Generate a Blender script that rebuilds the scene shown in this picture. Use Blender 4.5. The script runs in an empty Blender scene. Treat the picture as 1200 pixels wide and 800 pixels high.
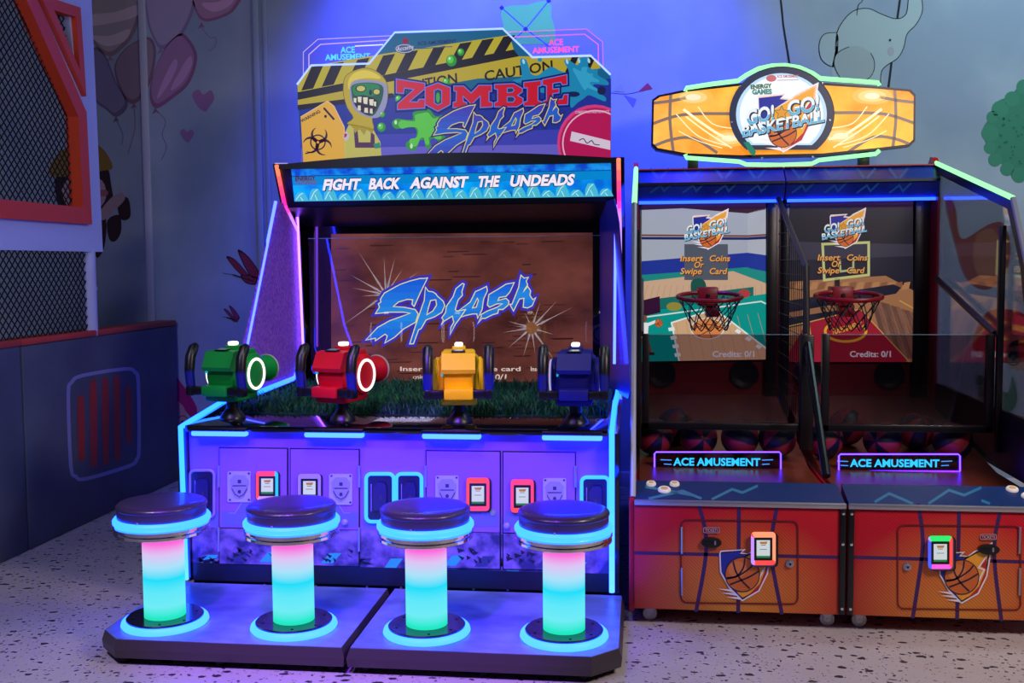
import bpy, bmesh, math, random
from mathutils import Vector, Matrix
from mathutils.geometry import tessellate_polygon
random.seed(7)
sc = bpy.context.scene
COL = sc.collection
# ------------------------------------------------------------------ camera, world, lights, exposure
FPX, YAW, PIT, ROL = 1247.1, .1218, .07289, -.007614
_f = Vector((-math.sin(YAW), math.cos(YAW), 0)); _r = Vector((math.cos(YAW), math.sin(YAW), 0)); _u = Vector((0, 0, 1))
_f2 = _f*math.cos(PIT) - _u*math.sin(PIT); _u2 = _u*math.cos(PIT) + _f*math.sin(PIT)
CR = _r*math.cos(ROL) + _u2*math.sin(ROL); CU = _u2*math.cos(ROL) - _r*math.sin(ROL); CF = _f2
CC = Vector((0, 0, 1.5))
cam = bpy.data.cameras.new('camera'); camo = bpy.data.objects.new('camera', cam); COL.objects.link(camo)
cam.sensor_width = 36; cam.lens = FPX/1200*36; cam.clip_start = .05
camo.matrix_world = Matrix(((CR.x, CU.x, -CF.x, CC.x), (CR.y, CU.y, -CF.y, CC.y), (CR.z, CU.z, -CF.z, CC.z), (0, 0, 0, 1)))
sc.camera = camo
sc.view_settings.view_transform = 'Standard'; sc.view_settings.look = 'None'
sc.view_settings.gamma = 1; sc.view_settings.exposure = 0; sc.view_settings.use_curve_mapping = False
sc.cycles.use_denoising = True
sc.cycles.max_bounces = 8; sc.cycles.transparent_max_bounces = 16
sc.cycles.sample_clamp_indirect = 4
W = bpy.data.worlds.new('world'); sc.world = W; W.use_nodes = True
W.node_tree.nodes['Background'].inputs[0].default_value = (.10, .11, .16, 1)
W.node_tree.nodes['Background'].inputs[1].default_value = .07

def area(name, loc, target, size, power, col, sy=None):
    l = bpy.data.lights.new(name, 'AREA'); l.energy = power; l.color = col; l.size = size
    if sy: l.shape = 'RECTANGLE'; l.size_y = sy
    o = bpy.data.objects.new(name, l); COL.objects.link(o); o.location = loc
    o.rotation_euler = (Vector(target) - Vector(loc)).to_track_quat('-Z', 'Y').to_euler()
    return o
def spot(name, loc, target, power, col, deg, blend=.6, r=.15):
    l = bpy.data.lights.new(name, 'SPOT'); l.energy = power; l.color = col; l.spot_size = math.radians(deg); l.spot_blend = blend; l.shadow_soft_size = r
    o = bpy.data.objects.new(name, l); COL.objects.link(o); o.location = loc
    o.rotation_euler = (Vector(target) - Vector(loc)).to_track_quat('-Z', 'Y').to_euler(); return o
area('ceiling_lamp_warm', (2.4, 2.3, 3.2), (1.5, 3.4, 0), .9, 88, (1, .82, .78))
area('ceiling_lamp_lilac', (-2.4, 1.9, 3.2), (-2.6, 3.6, .3), .8, 40, (.60, .62, 1))
spot('floor_fill_spot', (-2.0, 1.6, 3.3), (-1.8, 3.1, 0), 170, (.68, .48, 1), 56, .9)  # unseen spot added to brighten the floor on the left
area('ceiling_lamp_grey', (2.5, 5.3, 4.1), (2.2, 7.1, 2.3), .8, 42, (.52, .84, .92))
spot('purple_fill_spot', (-1.06, 1.7, 3.2), (-1.06, 4.15, .28), 900, (.25, .035, 1), 31, .35)  # added fill: stands in for the LED and stool glow on the front panel
spot('gun_fill_spot', (-.9, 2.9, 3.6), (-1.0, 4.65, 1.05), 110, (1, .92, .78), 42, .6)  # unseen white fill added to bring out the gun colours
for bx, tx_, pw in ((-1.55, -1.15, 520), (-.35, -.4, 640)): spot('blue_wall_spot', (bx, 6.02, 4.3), (tx_, 7.1, 2.45), pw, (.04, .06, 1), 86, .8)

# ------------------------------------------------------------------ helpers
def lin(c):
    return tuple(((x/255)/12.92 if x/255 <= .04045 else ((x/255+.055)/1.055)**2.4) for x in c)
_mats = {}
def M(name, rgb, rough=.5, metal=0, em=0, emc=None, spec=.5, coat=0):
    key = (name, tuple(rgb), rough, metal, em, emc)
    if key in _mats: return _mats[key]
    m = bpy.data.materials.new(name); m.use_nodes = True
    b = m.node_tree.nodes['Principled BSDF']; c = lin(rgb)
    b.inputs['Base Color'].default_value = (*c, 1); b.inputs['Roughness'].default_value = rough
    b.inputs['Metallic'].default_value = metal; b.inputs['Specular IOR Level'].default_value = spec
    if coat: b.inputs['Coat Weight'].default_value = coat; b.inputs['Coat Roughness'].default_value = .04
    if em:
        b.inputs['Emission Color'].default_value = (*(lin(emc) if emc else c), 1); b.inputs['Emission Strength'].default_value = em
    _mats[key] = m
    return m
def G(rgb, s=1.0):                      # a thing that gives off light
    return M('glow', (12, 12, 12), .5, 0, s, tuple(rgb))
def LED(rgb, boost=8):                   # saturated strip light: its strongest channels far above white
    key = ('led', tuple(rgb), boost)
    if key not in _mats:
        c = lin(rgb); m = bpy.data.materials.new('led'); m.use_nodes = True; b = m.node_tree.nodes['Principled BSDF']
        b.inputs['Base Color'].default_value = (.01, .01, .01, 1)
        b.inputs['Emission Color'].default_value = tuple(x*boost if v >= 250 else x for x, v in zip(c, rgb))+(1,); b.inputs['Emission Strength'].default_value = 1; _mats[key] = m
    return _mats[key]
def RAWLED(c):
    key = ('raw', c)
    if key not in _mats:
        m = bpy.data.materials.new('led'); m.use_nodes = True; b = m.node_tree.nodes['Principled BSDF']; b.inputs['Base Color'].default_value = (.01, .01, .01, 1)
        b.inputs['Emission Color'].default_value = (*c, 1); b.inputs['Emission Strength'].default_value = 1; _mats[key] = m
    return _mats[key]
def S(rgb, em=.7):                      # backlit print or screen pixel
    return M('backlit', tuple(int(x*.35) for x in rgb), .35, 0, em, tuple(rgb))
def noise_mat(name, c1, c2, scale=8, rough=.5, metal=0, em=0, lo=.4, hi=.6, detail=6, stretch=(1, 1, 1), bump=0, kind='noise'):
    m = bpy.data.materials.new(name); m.use_nodes = True; nt = m.node_tree; N = nt.nodes; L = nt.links
    b = N['Principled BSDF']; tc = N.new('ShaderNodeTexCoord'); mp = N.new('ShaderNodeMapping'); mp.inputs['Scale'].default_value = stretch
    L.new(tc.outputs['Object'], mp.inputs[0])
    t = N.new('ShaderNodeTexNoise'); t.inputs['Scale'].default_value = scale; t.inputs['Detail'].default_value = detail
    L.new(mp.outputs[0], t.inputs['Vector'])
    r = N.new('ShaderNodeValToRGB'); r.color_ramp.elements[0].position = lo; r.color_ramp.elements[1].position = hi
    r.color_ramp.elements[0].color = (*lin(c1), 1); r.color_ramp.elements[1].color = (*lin(c2), 1)
    L.new(t.outputs['Fac'], r.inputs[0]); L.new(r.outputs[0], b.inputs['Base Color'])
    b.inputs['Roughness'].default_value = rough; b.inputs['Metallic'].default_value = metal
    if em: L.new(r.outputs[0], b.inputs['Emission Color']); b.inputs['Emission Strength'].default_value = em
    if bump:
        bp = N.new('ShaderNodeBump'); bp.inputs['Strength'].default_value = bump; bp.inputs['Distance'].default_value = .003
        L.new(t.outputs['Fac'], bp.inputs['Height']); L.new(bp.outputs[0], b.inputs['Normal'])
    return m
def glass_mat(name, tint, refl=.07, rough=.0):
    m = bpy.data.materials.new(name); m.use_nodes = True; nt = m.node_tree; N = nt.nodes; L = nt.links
    N.remove(N['Principled BSDF']); out = N['Material Output']
    t = N.new('ShaderNodeBsdfTransparent'); t.inputs[0].default_value = (*tint, 1)
    g = N.new('ShaderNodeBsdfGlossy'); g.inputs['Roughness'].default_value = rough; g.inputs[0].default_value = (1, 1, 1, 1)
    f = N.new('ShaderNodeLayerWeight'); f.inputs[0].default_value = .25
    a = N.new('ShaderNodeMath'); a.operation = 'MULTIPLY_ADD'; a.inputs[1].default_value = .55; a.inputs[2].default_value = refl
    L.new(f.outputs['Fresnel'], a.inputs[0]); mx = N.new('ShaderNodeMixShader')
    L.new(a.outputs[0], mx.inputs[0]); L.new(t.outputs[0], mx.inputs[1]); L.new(g.outputs[0], mx.inputs[2]); L.new(mx.outputs[0], out.inputs[0])
    return m
def ramp_mat(name, stops, z0, z1, strength, axis='Z'):   # light that changes colour along its length
    m = bpy.data.materials.new(name); m.use_nodes = True; nt = m.node_tree; N = nt.nodes; L = nt.links
    N.remove(N['Principled BSDF']); out = N['Material Output']
    tc = N.new('ShaderNodeTexCoord'); sp = N.new('ShaderNodeSeparateXYZ'); mr = N.new('ShaderNodeMapRange')
    mr.inputs['From Min'].default_value = z0; mr.inputs['From Max'].default_value = z1
    r = N.new('ShaderNodeValToRGB'); e = N.new('ShaderNodeEmission'); e.inputs[1].default_value = strength
    L.new(tc.outputs['Object'], sp.inputs[0]); L.new(sp.outputs[axis], mr.inputs[0]); L.new(mr.outputs[0], r.inputs[0])
    L.new(r.outputs[0], e.inputs[0]); L.new(e.outputs[0], out.inputs[0])
    els = r.color_ramp.elements
    while len(els) < len(stops): els.new(.5)
    for el, (p, c) in zip(els, stops): el.position = p; el.color = (*lin(c), 1)
    return m

ORG = {}
class MB:
    def __init__(s): s.v = []; s.f = []; s.m = []; s.mats = []
    def mi(s, mat):
        if mat not in s.mats: s.mats.append(mat)
        return s.mats.index(mat)
    def add(s, vs, fs, mat):
        o = len(s.v); i = s.mi(mat); s.v += [Vector(v) for v in vs]
        for f in fs: s.f.append([o+k for k in f]); s.m.append(i)
        return s
    def box(s, x0, x1, y0, y1, z0, z1, mat, bev=0, seg=2):
        if bev:
            bm = bmesh.new(); bmesh.ops.create_cube(bm, size=1)
            for v in bm.verts: v.co = Vector(((x0+x1)/2+v.co.x*(x1-x0), (y0+y1)/2+v.co.y*(y1-y0), (z0+z1)/2+v.co.z*(z1-z0)))
            bmesh.ops.bevel(bm, geom=bm.edges[:], offset=bev, segments=seg, affect='EDGES', profile=.5)
            bm.verts.index_update(); s.add([v.co.copy() for v in bm.verts], [[v.index for v in f.verts] for f in bm.faces], mat); bm.free(); return s
        return s.add([(x, y, z) for x in (x0, x1) for y in (y0, y1) for z in (z0, z1)],
                     [(0, 1, 3, 2), (4, 6, 7, 5), (0, 4, 5, 1), (2, 3, 7, 6), (0, 2, 6, 4), (1, 5, 7, 3)], mat)
    def prism(s, pts, d, mat, holes=(), side=None):     # pts: 3D loop; extruded by vector d; holes: 3D loops
        d = Vector(d); loops = [[Vector(p) for p in pts]] + [[Vector(p) for p in h] for h in holes]
        if holes: tris = tessellate_polygon(loops)
        else: tris = [tuple(range(len(pts)))]
        flat = [p for l in loops for p in l]; n = len(flat)
        s.add(flat+[p+d for p in flat], [tuple(t) for t in tris]+[tuple(n+k for k in reversed(t)) for t in tris], mat)
        for l in loops:
            m = len(l); s.add(l+[p+d for p in l], [(k, (k+1) % m, m+(k+1) % m, m+k) for k in range(m)], side or mat)
        return s
    def tube(s, path, r, mat, n=8, closed=False, mats=None):
        P = [Vector(p) for p in path]; N = len(P); rings = []; prev = None
        for i in range(N):
            a = P[i-1] if (i > 0 or closed) else P[i]; b = P[(i+1) % N] if (i < N-1 or closed) else P[i]
            t = (b-a).normalized()
            if prev is None:
                u = t.orthogonal().normalized()
            else: u = (prev - t*prev.dot(t)).normalized()
            prev = u; w = t.cross(u); rr = r[i] if isinstance(r, (list, tuple)) else r
            rings.append([P[i]+(u*math.cos(2*math.pi*k/n)+w*math.sin(2*math.pi*k/n))*rr for k in range(n)])
        cnt = N if closed else N-1
        for i in range(cnt):
            a, b = rings[i], rings[(i+1) % N]
            if closed and i == N-1:      # match the twist where the loop closes
                k0 = min(range(n), key=lambda q: (b[q]-a[0]).length); b = b[k0:]+b[:k0]
            s.add(a+b, [(k, (k+1) % n, n+(k+1) % n, n+k) for k in range(n)], mats[i] if mats else mat)
        if not closed:
            s.add(rings[0], [tuple(reversed(range(n)))], mats[0] if mats else mat); s.add(rings[-1], [tuple(range(n))], mats[-1] if mats else mat)
        return s
    def lathe(s, prof, c, mat, n=40, axis='z', mats=None):   # prof: (radius, height) list
        c = Vector(c)
        def pt(r, h, k):
            a = 2*math.pi*k/n; x, y = r*math.cos(a), r*math.sin(a)
            return c+(Vector((x, y, h)) if axis == 'z' else Vector((x, h, y)) if axis == 'y' else Vector((h, x, y)))
        for i in range(len(prof)-1):
            (r0, h0), (r1, h1) = prof[i], prof[i+1]
            s.add([pt(r0, h0, k) for k in range(n)]+[pt(r1, h1, k) for k in range(n)],
                  [(k, (k+1) % n, n+(k+1) % n, n+k) for k in range(n)], mats[i] if mats else mat)
        for j in (0, -1):
            r, h = prof[j]
            if r > 1e-5: s.add([pt(r, h, k) for k in range(n)], [tuple(range(n))], (mats[j] if mats else mat))
        return s
    def xform(s, mtx):
        s.v = [mtx @ v for v in s.v]; return s
    def build(s, name, parent=None, smooth=32):
        me = bpy.data.meshes.new(name); o = bpy.data.objects.new(name, me)
        og = ORG.get(parent, Vector((0, 0, 0)))
        me.from_pydata([v-og for v in s.v], [], s.f)
        for m in s.mats: me.materials.append(m)
        me.polygons.foreach_set('material_index', s.m); me.validate()
        bm = bmesh.new(); bm.from_mesh(me); bmesh.ops.remove_doubles(bm, verts=bm.verts, dist=.00005)
        if smooth: bmesh.ops.recalc_face_normals(bm, faces=bm.faces)
        bm.to_mesh(me); bm.free()
        if smooth:
            me.polygons.foreach_set('use_smooth', [True]*len(me.polygons)); me.set_sharp_from_angle(angle=math.radians(smooth))
        COL.objects.link(o)
        if parent: o.parent = parent; ORG[o] = og
        return o
def thing(name, label, cat, loc=(0, 0, 0), group=None):
    o = bpy.data.objects.new(name, None); COL.objects.link(o); o.location = loc; o.empty_display_size = .1
    o['label'] = label; o['category'] = cat
    if group: o['group'] = group
    ORG[o] = Vector(loc); return o
def tag(o, label, cat, group=None):
    o['label'] = label; o['category'] = cat
    if group: o['group'] = group
    return o
def struct(o): o['kind'] = 'structure'; return o
def dup(root, loc, label):
    r = root.copy(); COL.objects.link(r); r.location = loc; r['label'] = label
    for ch in list(root.children):
        c = ch.copy(); COL.objects.link(c); c.parent = r
        for g in list(ch.children):
            d = g.copy(); COL.objects.link(d); d.parent = c
    return r
def ray(px, py): return CR*((px-600)/FPX) - CU*((py-400)/FPX) + CF
def at(px, py, ax, val):                # the point of the plane ax = val seen at a pixel of the photograph
    i = 'xyz'.index(ax); d = ray(px, py); return CC + d*((val-CC[i])/d[i])

def clip_poly(pts, clip):
    def inside(p, a, b): return (b[0]-a[0])*(p[1]-a[1])-(b[1]-a[1])*(p[0]-a[0]) >= -1e-9
    ar = sum(clip[i-1][0]*clip[i][1]-clip[i][0]*clip[i-1][1] for i in range(len(clip)))
    if ar < 0: clip = clip[::-1]
    out = list(pts)
    for i in range(len(clip)):
        a, b = clip[i-1], clip[i]; src = out; out = []
        for j in range(len(src)):
            p, q = src[j-1], src[j]; ip, iq = inside(p, a, b), inside(q, a, b)
            if ip != iq:
                d1 = (b[0]-a[0])*(p[1]-a[1])-(b[1]-a[1])*(p[0]-a[0]); d2 = (b[0]-a[0])*(q[1]-a[1])-(b[1]-a[1])*(q[0]-a[0])
                t = d1/(d1-d2); out.append((p[0]+(q[0]-p[0])*t, p[1]+(q[1]-p[1])*t))
            if iq: out.append(q)
        if not out: return []
    return out
def smooth_path(pts, n=4, closed=True):
    out = []; N = len(pts)
    for i in range(N if closed else N-1):
        g = (lambda k: pts[k % N]) if closed else (lambda k: pts[max(0, min(N-1, k))])
        p0, p1, p2, p3 = g(i-1), g(i), g(i+1), g(i+2)
        for k in range(n):
            t = k/n
            out.append(tuple(.5*((2*p1[c])+(-p0[c]+p2[c])*t+(2*p0[c]-5*p1[c]+4*p2[c]-p3[c])*t*t+(-p0[c]+3*p1[c]-3*p2[c]+p3[c])*t**3) for c in (0, 1)))
    if not closed: out.append(tuple(pts[-1]))
    return out
def rrect(x0, y0, x1, y1, r, n=4):
    out = []
    for cx, cy, a in ((x1-r, y0+r, -90), (x1-r, y1-r, 0), (x0+r, y1-r, 90), (x0+r, y0+r, 180)):
        for k in range(n+1):
            t = math.radians(a+90*k/n); out.append((cx+r*math.cos(t), cy+r*math.sin(t)))
    return out
def ellp(cx, cy, rx, ry, n=28, rot=0, a0=0, a1=360):
    out = []; c, s_ = math.cos(math.radians(rot)), math.sin(math.radians(rot)); full = abs(a1-a0) >= 360
    for k in range(n if full else n+1):
        t = math.radians(a0+(a1-a0)*k/n); x, y = rx*math.cos(t), ry*math.sin(t); out.append((cx+x*c-y*s_, cy+x*s_+y*c))
    return out
_txt = {}
def text_geo(s, bold=0):
    if (s, bold) not in _txt:
        cu = bpy.data.curves.new('lettering', 'FONT'); cu.body = s; cu.size = 1; cu.offset = bold; cu.fill_mode = 'FRONT'; cu.resolution_u = 3
        o = bpy.data.objects.new('lettering', cu); COL.objects.link(o); bpy.context.view_layer.update()
        me = bpy.data.meshes.new_from_object(o.evaluated_get(bpy.context.evaluated_depsgraph_get()))
        vs = [(v.co.x, v.co.y) for v in me.vertices]; fs = [tuple(p.vertices) for p in me.polygons]
        bpy.data.objects.remove(o); bpy.data.curves.remove(cu); bpy.data.meshes.remove(me); _txt[(s, bold)] = (vs, fs)
    return _txt[(s, bold)]
class Art:                              # flat print laid on a real plane of the place; coordinates read off the photograph
    def __init__(s, mb, p0, n, step=.0005):
        s.mb = mb; s.p0 = Vector(p0); s.n = Vector(n).normalized(); s.step = step; s.clip = None
    def to(s, p, L=0):
        d = ray(p[0], p[1]); q = s.p0+s.n*(s.step*L); return CC+d*((q-CC).dot(s.n)/d.dot(s.n))
    def poly(s, pts, mat, L=1):
        if s.clip: pts = clip_poly(pts, s.clip)
        if len(pts) < 3: return
        fs = [tuple(range(len(pts)))] if len(pts) <= 4 and not s.clip else tessellate_polygon([[Vector((p[0], p[1], 0)) for p in pts]])
        s.mb.add([s.to(p, L) for p in pts], fs, mat)
    def blob(s, pts, mat, L=1, n=4): s.poly(smooth_path(pts, n), mat, L)
    def ell(s, cx, cy, rx, ry, mat, L=1, rot=0): s.poly(ellp(cx, cy, rx, ry, 28, rot), mat, L)
    def line(s, pts, w, mat, L=1, closed=False):
        N = len(pts); off = []
        for i in range(N):
            a = pts[i-1] if (i or closed) else pts[i]; b = pts[(i+1) % N] if (i < N-1 or closed) else pts[i]; p = pts[i]
            def nrm(u, v):
                dx, dy = v[0]-u[0], v[1]-u[1]; l = math.hypot(dx, dy) or 1; return (-dy/l, dx/l)
            n1 = nrm(a, p) if a != p else nrm(p, b); n2 = nrm(p, b) if b != p else n1
            mx, my = n1[0]+n2[0], n1[1]+n2[1]; l = math.hypot(mx, my) or 1; mx /= l; my /= l
            k = min(2.0, 1/max(.3, mx*n1[0]+my*n1[1]))*(w[i] if isinstance(w, (list, tuple)) else w)/2
            off.append(((p[0]+mx*k, p[1]+my*k), (p[0]-mx*k, p[1]-my*k)))
        for i in range(N if closed else N-1):
            a, b = off[i], off[(i+1) % N]; s.poly([a[0], b[0], b[1], a[1]], mat, L)
    def text(s, t, a, b, h, mat, L=1, shear=0, bold=0, flip=False):   # baseline from a to b, capital height h
        vs, fs = text_geo(t, bold)
        if not vs: return
        x0 = min(v[0] for v in vs); x1 = max(v[0] for v in vs); W_ = math.hypot(b[0]-a[0], b[1]-a[1]); ux, uy = (b[0]-a[0])/W_, (b[1]-a[1])/W_
        out = []
        for x, y in vs:
            q = (x-x0)/(x1-x0)*W_; v = y/.70*h; q += shear*v
            out.append((a[0]+ux*q+uy*v, a[1]+uy*q-ux*v))
        if s.clip:
            for f in fs: s.poly([out[k] for k in f], mat, L)
        else: s.mb.add([s.to(p, L) for p in out], fs, mat)
def tubepx(mb, A, pts, r, mat, closed=False, L=0, n=8): mb.tube([A.to(p, L) for p in pts], r, mat, n, closed)

# common materials
BLK = M('black_plastic', (14, 14, 18), .35); BLKG = M('black_gloss', (8, 8, 12), .08, coat=1); DARK = M('dark_metal', (38, 38, 44), .4, .6)
CHROME = M('chrome', (225, 220, 225), .12, 1); STEEL = M('brushed_steel', (180, 180, 190), .35, .8); WHT = M('white_plastic', (215, 215, 225), .4)
CYAN = G((0, 165, 255), 3.2); CYANS = G((30, 215, 255), 1.6); BLUEL = G((40, 70, 255), 2.5); MINT = LED((180, 255, 200), 1.7)
RUB = M('black_rubber', (16, 16, 18), .7)

# ------------------------------------------------------------------ the setting
def terrazzo():
    m = bpy.data.materials.new('terrazzo'); m.use_nodes = True; nt = m.node_tree; N = nt.nodes; L = nt.links; b = N['Principled BSDF']
    tc = N.new('ShaderNodeTexCoord'); last = None
    base = N.new('ShaderNodeTexNoise'); base.inputs['Scale'].default_value = 3; L.new(tc.outputs['Object'], base.inputs['Vector'])
    br = N.new('ShaderNodeValToRGB'); br.color_ramp.elements[0].color = (*lin((176, 168, 166)), 1); br.color_ramp.elements[1].color = (*lin((205, 198, 192)), 1)
    L.new(base.outputs['Fac'], br.inputs[0]); last = br.outputs[0]
    for sc_, th, col, st in ((17, .30, (52, 50, 58), (1, 1.5, 1)), (30, .27, (78, 72, 76), (1.4, 1, 1)), (52, .25, (96, 84, 84), (1, 1.2, 1))):
        mp = N.new('ShaderNodeMapping'); mp.inputs['Scale'].default_value = st; mp.inputs['Rotation'].default_value = (0, 0, sc_); L.new(tc.outputs['Object'], mp.inputs[0])
        nz = N.new('ShaderNodeTexNoise'); nz.inputs['Scale'].default_value = sc_*2; L.new(mp.outputs[0], nz.inputs['Vector'])
        ad = N.new('ShaderNodeMixRGB'); ad.blend_type = 'ADD'; ad.inputs[0].default_value = .03; L.new(mp.outputs[0], ad.inputs[1]); L.new(nz.outputs['Color'], ad.inputs[2])
        v = N.new('ShaderNodeTexVoronoi'); v.inputs['Scale'].default_value = sc_; L.new(ad.outputs[0], v.inputs['Vector'])
        sp = N.new('ShaderNodeSeparateXYZ'); L.new(v.outputs['Color'], sp.inputs[0])
        mu = N.new('ShaderNodeMath'); mu.operation = 'MULTIPLY'; mu.inputs[1].default_value = th*1.1; L.new(sp.outputs[0], mu.inputs[0])
        lt = N.new('ShaderNodeMath'); lt.operation = 'LESS_THAN'; L.new(v.outputs['Distance'], lt.inputs[0]); L.new(mu.outputs[0], lt.inputs[1])
        mx = N.new('ShaderNodeMixRGB'); L.new(lt.outputs[0], mx.inputs[0]); L.new(last, mx.inputs[1]); mx.inputs[2].default_value = (*lin(col), 1); last = mx.outputs[0]
    L.new(last, b.inputs['Base Color']); b.inputs['Roughness'].default_value = .42
    return m
struct(MB().add([(-6, -3, 0), (5, -3, 0), (5, 7.3, 0), (-6, 7.3, 0), (-6, -3, -.1), (5, -3, -.1), (5, 7.3, -.1), (-6, 7.3, -.1)],
       [(0, 1, 2, 3), (7, 6, 5, 4), (0, 4, 5, 1), (2, 6, 7, 3), (1, 5, 6, 2), (0, 3, 7, 4)], terrazzo()).build('floor'))
WALLM = noise_mat('wall_paint', (150, 165, 190), (172, 186, 205), 1.2, .75)
YW = 7.12
wall = struct(MB().box(-6, 5, YW, YW+.15, 0, 4.3, WALLM).build('wall_back'))
struct(MB().box(-6.1, -6, -3, YW+.15, 0, 4.3, WALLM).build('wall_left'))
TRIMW = M('white_trim', (205, 205, 225), .5)
struct(MB().box(-3.445, -3.395, YW-.018, YW, 0, 4.3, TRIMW, .004).build('trim_1'))
struct(MB().box(-2.625, -2.585, YW-.03, YW, 0, 4.3, WALLM, .006).box(-2.56, -2.53, YW-.02, YW, 0, 4.3, WALLM, .006).build('trim_2'))
struct(MB().box(-6, 5, YW-.02, YW, 0, .1, TRIMW, .004).build('baseboard_back'))
def P_(c): return M('mural_paint', c, .75)
def mural(name):
    mb = MB(); a = Art(mb, (0, YW-.001, 0), (0, -1, 0), .0006); return mb, a
def balloon(name, pts, col, dark, tip, stripes=(), string=None):
    dark = tuple((x+y)//2 for x, y in zip(col, dark)); mb, a = mural(name); a.blob(pts, P_(dark), 1); cx = sum(p[0] for p in pts)/len(pts); cy = sum(p[1] for p in pts)/len(pts)
    a.blob([(cx+(p[0]-cx)*.9-1, cy+(p[1]-cy)*.9-1.5) for p in pts], P_(col), 2)
    for s_ in stripes: a.blob(s_, P_(tuple(min(255, int(c*1.2)) for c in col)), 3)
    a.poly([(tip[0]-4, tip[1]+6), (tip[0], tip[1]-2), (tip[0]+4, tip[1]+5), (tip[0]+1, tip[1]+3)], P_(dark), 2)
    if string: a.line(smooth_path(string, 4, False), .7, P_(dark), 1)
    mb.build(name, wall, 0)
balloon('mural_balloon', [(104, -12), (140, -20), (166, 0), (158, 38), (142, 58), (128, 66), (112, 54), (102, 30)], (196, 178, 182), (128, 88, 108), (129, 67),
        [[(104, 18), (135, 14), (160, 6), (161, 18), (136, 26), (104, 30)], [(107, 42), (128, 42), (152, 34), (146, 48), (124, 54)]])
balloon('mural_balloon', [(134, 82), (142, 62), (160, 48), (176, 44), (183, 60), (178, 92), (168, 112), (156, 122), (144, 112)], (164, 140, 160), (120, 72, 98), (157, 122), (), [(157, 124), (158, 150), (150, 180)])
balloon('mural_balloon', [(110, 56), (124, 66), (136, 96), (150, 122), (137, 137), (124, 128), (112, 118), (106, 90)], (150, 138, 176), (96, 80, 118), (136, 138), (), [(136, 140), (144, 158), (142, 170)])
balloon('mural_balloon', [(174, -20), (224, -20), (229, 4), (218, 34), (206, 48), (190, 58), (180, 46), (172, 20)], (182, 164, 196), (120, 96, 142), (188, 58))
balloon('mural_balloon', [(178, 92), (190, 62), (204, 44), (216, 40), (230, 60), (229, 80), (220, 100), (204, 114), (184, 127), (176, 116)], (174, 130, 172), (122, 62, 104), (182, 128),
        [[(184, 116), (192, 92), (204, 70), (208, 76), (198, 98)], [(200, 106), (208, 88), (222, 66), (225, 76), (214, 96)]], [(184, 130), (194, 142), (190, 158), (195, 172), (189, 188)])
balloon('mural_balloon', [(227, -14), (284, -14), (276, 10), (262, 20), (240, 25), (229, 12)], (186, 140, 172), (132, 66, 110), (236, 28), [[(236, 4), (256, 2), (276, -8), (270, 6), (250, 14)]], [(236, 32), (246, 44), (253, 44), (252, 54), (245, 60)])
for hx, hy, hs in ((238, 118, 13), (219, 159, 8)):
    mb, a = mural('h'); a.blob([(hx-hs, hy-hs*.6), (hx-hs*.4, hy-hs), (hx, hy-hs*.55), (hx+hs*.7, hy-hs*.95), (hx+hs, hy-hs*.2), (hx+hs*.6, hy+hs*.5), (hx+hs*.15, hy+hs), (hx-hs*.6, hy+hs*.35)], P_((168, 118, 170)), 1); mb.build('mural_heart', wall, 0)
for bx, by, bs, c in ((284, 318, 19, (150, 40, 60)), (271, 370, 9, (140, 52, 92))):
    mb, a = mural('b'); d = P_((48, 22, 40))
    for q in ([(bx-bs, by-bs*.9), (bx-bs*.4, by-bs*.7), (bx+bs*.5, by+.4*bs), (bx-.2*bs, by+.1*bs)], [(bx-.3*bs, by-1.3*bs), (bx+.4*bs, by-.9*bs), (bx+1.1*bs, by+.2*bs), (bx+.6*bs, by+.5*bs)], [(bx-.1*bs, by+.2*bs), (bx+.9*bs, by+.3*bs), (bx+.8*bs, by+.8*bs), (bx+.2*bs, by+.7*bs)]):
        a.blob(q, d, 1); cx = sum(p[0] for p in q)/4; cy = sum(p[1] for p in q)/4; a.blob([(cx+(p[0]-cx)*.82, cy+(p[1]-cy)*.82) for p in q], P_(c), 2)
    a.line([(bx-.6*bs, by+.2*bs), (bx+.7*bs, by+.6*bs)], 1.6, d, 3); a.line([(bx-.6*bs, by+.2*bs), (bx-1.2*bs, by+.1*bs)], .6, d, 2)
    mb.build('mural_butterfly', wall, 0)
# child in a yellow cap peeking past the play frame
mb, a = mural('k'); br = P_((52, 28, 36)); a.blob([(58, 205), (64, 185), (80, 172), (105, 166), (122, 176), (132, 196), (120, 200), (90, 206)], P_((150, 120, 48)), 2)
a.blob([(66, 205), (96, 200), (124, 196), (130, 215), (132, 240), (118, 252), (92, 256), (70, 246)], br, 1); a.blob([(74, 215), (100, 205), (120, 212), (124, 232), (112, 246), (88, 248), (76, 236)], P_((190, 160, 175)), 3)
a.ell(121, 226, 6, 4, P_((170, 100, 120)), 4); a.blob([(116, 250), (130, 232), (142, 226), (146, 234), (128, 252), (120, 258)], P_((178, 150, 160)), 3)
a.blob([(138, 234), (150, 232), (153, 252), (147, 258), (140, 254)], br, 2); a.blob([(126, 258), (140, 252), (142, 270), (136, 282), (128, 280)], br, 2); a.blob([(110, 250), (124, 256), (122, 290), (112, 300)], br, 1)
mb.build('mural_child', wall, 0)
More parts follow.
